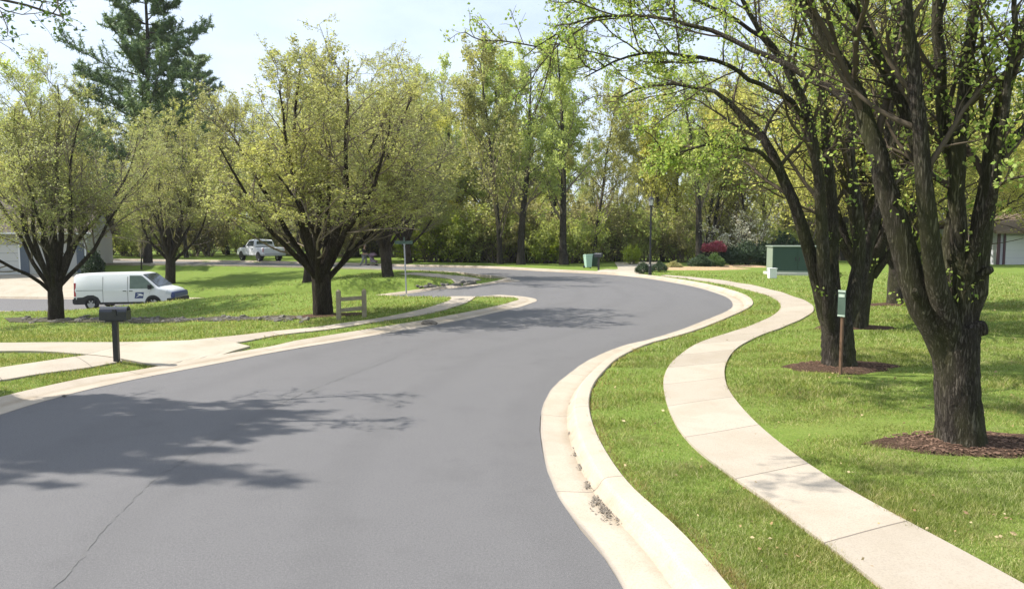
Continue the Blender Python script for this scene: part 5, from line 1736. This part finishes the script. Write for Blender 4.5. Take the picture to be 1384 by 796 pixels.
hp = at_px(119.5, 372, 54.0)
HRZ = math.radians(18)
hs = empty('house', (hp[0], hp[1], ground1(-36, 52) - .05), HRZ)
tag(hs, 'pale sided house with a white garage door behind the left trees', 'house')
x_r = 0.0
bm = bmesh.new(); siding_wall(bm, -14, x_r, 0, -.6, 3.1); add_box(bm, ((x_r - 14) / 2, 4.6, 1.2), (x_r + 14, 9.0, 3.6)); bm_obj('wall', bm, M['siding'], hs)
bm = bmesh.new()
add_prism(bm, [(-.7, 2.95), (4.6, 5.6), (9.9, 2.95), (9.9, 3.1), (4.6, 5.8), (-.7, 3.1)], 'x', -14.5, x_r + .5)
bm_obj('roof', bm, M['shingle'], hs)
bm = bmesh.new(); add_prism(bm, [(.05, 2.95), (9.1, 2.95), (4.6, 5.45)], 'x', x_r - .12, x_r - .02); bm_obj('gable', bm, M['siding'], hs)
box_obj('gutter', (x_r / 2 - 7, -.74, 3.04), (x_r + 14.9, .12, .12), M['trim'], hs)
def px_x(px):
    d = ray(px, 372); u = d[0] / d[1]
    return (u * hp[1] - hp[0]) / (math.cos(HRZ) - u * math.sin(HRZ))
def facade(name, pa_, pb_, z0, z1, mat, y=-.05, th=.06, parent=hs):
    return box_obj(name, ((px_x(pa_) + px_x(pb_)) / 2, y, (z0 + z1) / 2), (px_x(pb_) - px_x(pa_), th, z1 - z0), mat, parent, .004)
gd = facade('garage_door', -62, 27, -.1, 2.2, M['garage_door'])
for i in range(1, 4): facade('panel_groove', -61, 26, -.1 + i * .575, -.08 + i * .575, M['door_paint'], -.082, .008, gd)
facade('door', 29, 40.5, -.1, 2.15, M['door_paint'])
facade('door', 105, 115, -.1, 2.3, M['door_paint'])
bm = bmesh.new()
for (a_, b_) in ((-66, -62), (27, 29)): add_box(bm, ((px_x(a_) + px_x(b_)) / 2, -.06, 1.12), (px_x(b_) - px_x(a_), .08, 2.5))
bm_obj('door_trim', bm, M['trim'], hs)
bm = bmesh.new(); add_cyl(bm, (px_x(118), -.09, -.3), (px_x(118), -.09, 2.95), .085, n=10); bm_obj('downspout', bm, M['trim'], hs)

hp = at_px(1346, 363, 58.0)
h2 = empty('house', (hp[0], hp[1], ground1(hp[0] + 3, 58) - .05), math.radians(0))
tag(h2, 'house with a grey garage door and a brown shake roof past the right lawn', 'house')
bm = bmesh.new(); siding_wall(bm, 0, 12, 0, -.4, 2.85); add_box(bm, (6, 4.6, 1.2), (12, 9, 3.3)); bm_obj('wall', bm, M['grey_door'], h2)
bm = bmesh.new()
add_prism(bm, [(-.9, 2.45), (4.6, 3.9), (10.1, 2.45), (10.1, 2.65), (4.6, 4.12), (-.9, 2.65)], 'x', -.7, 12.6)
bm_obj('roof', bm, M['shake'], h2)
bm = bmesh.new(); add_prism(bm, [(.1, 2.85), (9.0, 2.85), (4.55, 3.85)], 'x', .02, .12); bm_obj('gable', bm, M['brown_trim'], h2)
gd = box_obj('garage_door', (3.1, -.05, 1.15), (4.9, .06, 2.3), M['garage_door'], h2, .004)
for i in range(1, 4): box_obj('panel_groove', (3.1, -.084, i * .575), (4.85, .008, .02), M['grey_door'], gd)
bm = bmesh.new(); add_box(bm, (.08, -.06, 1.2), (.22, .1, 2.6)); add_box(bm, (.52, -.06, 1.2), (.12, .1, 2.6)); bm_obj('corner_board', bm, M['brown_trim'], h2)

# ------------------------------------------------------------------ person with a stroller on the far road edge
def skin_mesh(name, joints, bones, material, parent, root=0, sub=1):
    me = bpy.data.meshes.new(name)
    me.from_pydata([j[:3] for j in joints], bones, [])
    o = link_mesh(name, me, material, parent)
    sk_ = o.modifiers.new('skin', 'SKIN')
    sk_.use_smooth_shade = True
    for i, j in enumerate(joints):
        r = j[3]
        me.skin_vertices[0].data[i].radius = (r, r) if np.isscalar(r) else r
        me.skin_vertices[0].data[i].use_root = (i == root)
    if sub:
        o.modifiers.new('sub', 'SUBSURF').levels = sub
        o.modifiers['sub'].render_levels = sub
    return o
p = at_px(492, 358, 57.5)
pe = empty('person', p, math.radians(-12))          # faces +x, along the road
tag(pe, 'person in a dark top and grey trousers pushing a stroller', 'person')
J = [(0, 0, .95, (.14, .11)), (0.01, 0, 1.15, (.13, .10)), (.03, 0, 1.38, (.17, .11)), (.04, 0, 1.50, .06), (.06, 0, 1.56, .055), (.08, 0, 1.68, .10), (.08, 0, 1.75, .07),
     (.02, .09, .90, .09), (.16, .10, .50, .062), (.06, .10, .10, .042), (.19, .11, .04, .036),
     (.02, -.09, .90, .09), (-.06, -.10, .50, .062), (-.30, -.10, .16, .042), (-.22, -.11, .05, .036),
     (.03, .19, 1.40, .055), (.02, .23, 1.13, .042), (.27, .20, 1.03, .032), (.36, .18, 1.04, .03),
     (.03, -.19, 1.40, .055), (.02, -.23, 1.13, .042), (.27, -.20, 1.03, .032), (.36, -.18, 1.04, .03)]
Bn = [(0, 1), (1, 2), (2, 3), (3, 4), (4, 5), (5, 6), (0, 7), (7, 8), (8, 9), (9, 10), (0, 11), (11, 12), (12, 13), (13, 14), (2, 15), (15, 16), (16, 17), (17, 18), (2, 19), (19, 20), (20, 21), (21, 22)]
skin_mesh('body', J, Bn, M['skin'], pe)
g = .022
def sub(ids, grow, bones):
    return [J[i][:3] + ((J[i][3] + grow) if np.isscalar(J[i][3]) else (J[i][3][0] + grow, J[i][3][1] + grow),) for i in ids], bones
jj, bb = sub([0, 1, 2, 15, 16, 19, 20], g, [(0, 1), (1, 2), (2, 3), (3, 4), (2, 5), (5, 6)])
skin_mesh('shirt', jj, bb, M['shirt_dark'], pe)
jj, bb = sub([0, 7, 8, 9, 11, 12, 13], g, [(0, 1), (1, 2), (2, 3), (0, 4), (4, 5), (5, 6)])
skin_mesh('trousers', jj, bb, M['cloth_grey'], pe)
for a, b in ((9, 10), (13, 14)):
    jj = [J[a][:2] + (J[a][2] - .02, .058), J[b][:2] + (J[b][2], .05)]
    skin_mesh('shoe', jj, [(0, 1)], M['cloth_white'], pe)
skin_mesh('cap', [(.05, 0, 1.71, .115), (.05, 0, 1.77, .10), (.20, 0, 1.73, .05)], [(0, 1), (0, 2)], M['hair'], pe)
bm = bmesh.new()
for s_ in (-1, 1):
    bmesh.ops.create_icosphere(bm, subdivisions=1, radius=.016, matrix=Matrix.Translation((.178, s_ * .04, 1.675)))
bm_obj('eyes', bm, M['black_plastic'], pe)

st = empty('stroller', p + np.array([.75, -.18, 0]), math.radians(-12))
tag(st, 'mauve baby stroller pushed along the far road edge', 'stroller')
bm = bmesh.new()
for s_ in (-1, 1):
    add_cyl(bm, (-.40, s_ * .22, 1.02), (.38, s_ * .22, .22), .014, n=8)
    add_cyl(bm, (-.28, s_ * .24, .16), (.16, s_ * .22, .62), .014, n=8)
add_cyl(bm, (-.40, -.22, 1.02), (-.40, .22, 1.02), .018, n=8)
bm_obj('frame', bm, M['galv'], st)
bm = bmesh.new(); add_prism(bm, [(-.16, .42), (.26, .38), (.30, .52), (.02, .60), (-.14, .98), (-.24, .94)], 'y', -.20, .20); bm_obj('seat', bm, M['cloth_mauve'], st, bevel=.02)
bm = bmesh.new(); add_prism(bm, [(-.22, .92)] + [(-.02 + math.cos(a) * .28, .86 + math.sin(a) * .28) for a in np.linspace(2.7, .35, 9)] + [(.10, .90)], 'y', -.22, .22); bm_obj('canopy', bm, M['cloth_mauve'], st)
for x_, s_ in ((-.28, -1), (-.28, 1), (.36, -1), (.36, 1)):
    bm = bmesh.new(); add_cyl(bm, (x_, s_ * .25 - .02, .14), (x_, s_ * .25 + .02, .14), .14, n=18); bm_obj('wheel', bm, M['rubber'], st)

# ------------------------------------------------------------------ far wood that closes the view
rng = np.random.default_rng(77)
n = 200000
px_ = rng.uniform(-900, 2300, n)
dep = rng.uniform(116, 150, n)
X = (px_ - 692) / 1000 * dep
hill = 10.5 + 2.2 * np.sin(px_ * .021) + 1.5 * np.sin(px_ * .057 + 1) + 1.0 * np.sin(px_ * .13)
hill = np.where((px_ > 770) & (px_ < 870), 6.0 + .8 * np.sin(px_ * .11), hill)
zz = rng.uniform(0, 1, n) ** .9 * hill
V, F = leaf_cards(np.column_stack([X, dep, zz]), .42, rng, .5)
fw = link_mesh('far_wood', np_mesh('far_wood', V, F), M['leaf_wood_b'])
tag(fw, kind='stuff')


# ------------------------------------------------------------------ thin spring air
bm = bmesh.new()
add_box(bm, (0, 70, 14), (460, 300, 34))
k = NT('haze_air')
pv = k.n('ShaderNodeVolumePrincipled', Density=0.00022, Anisotropy=0.2)
pv.inputs['Color'].default_value = (0.93, 0.95, 0.98, 1)
k.l(pv.outputs[0], k.out.inputs['Volume'])
tag(bm_obj('haze', bm, k.m), kind='stuff')
scene.cycles.volume_bounces = 0
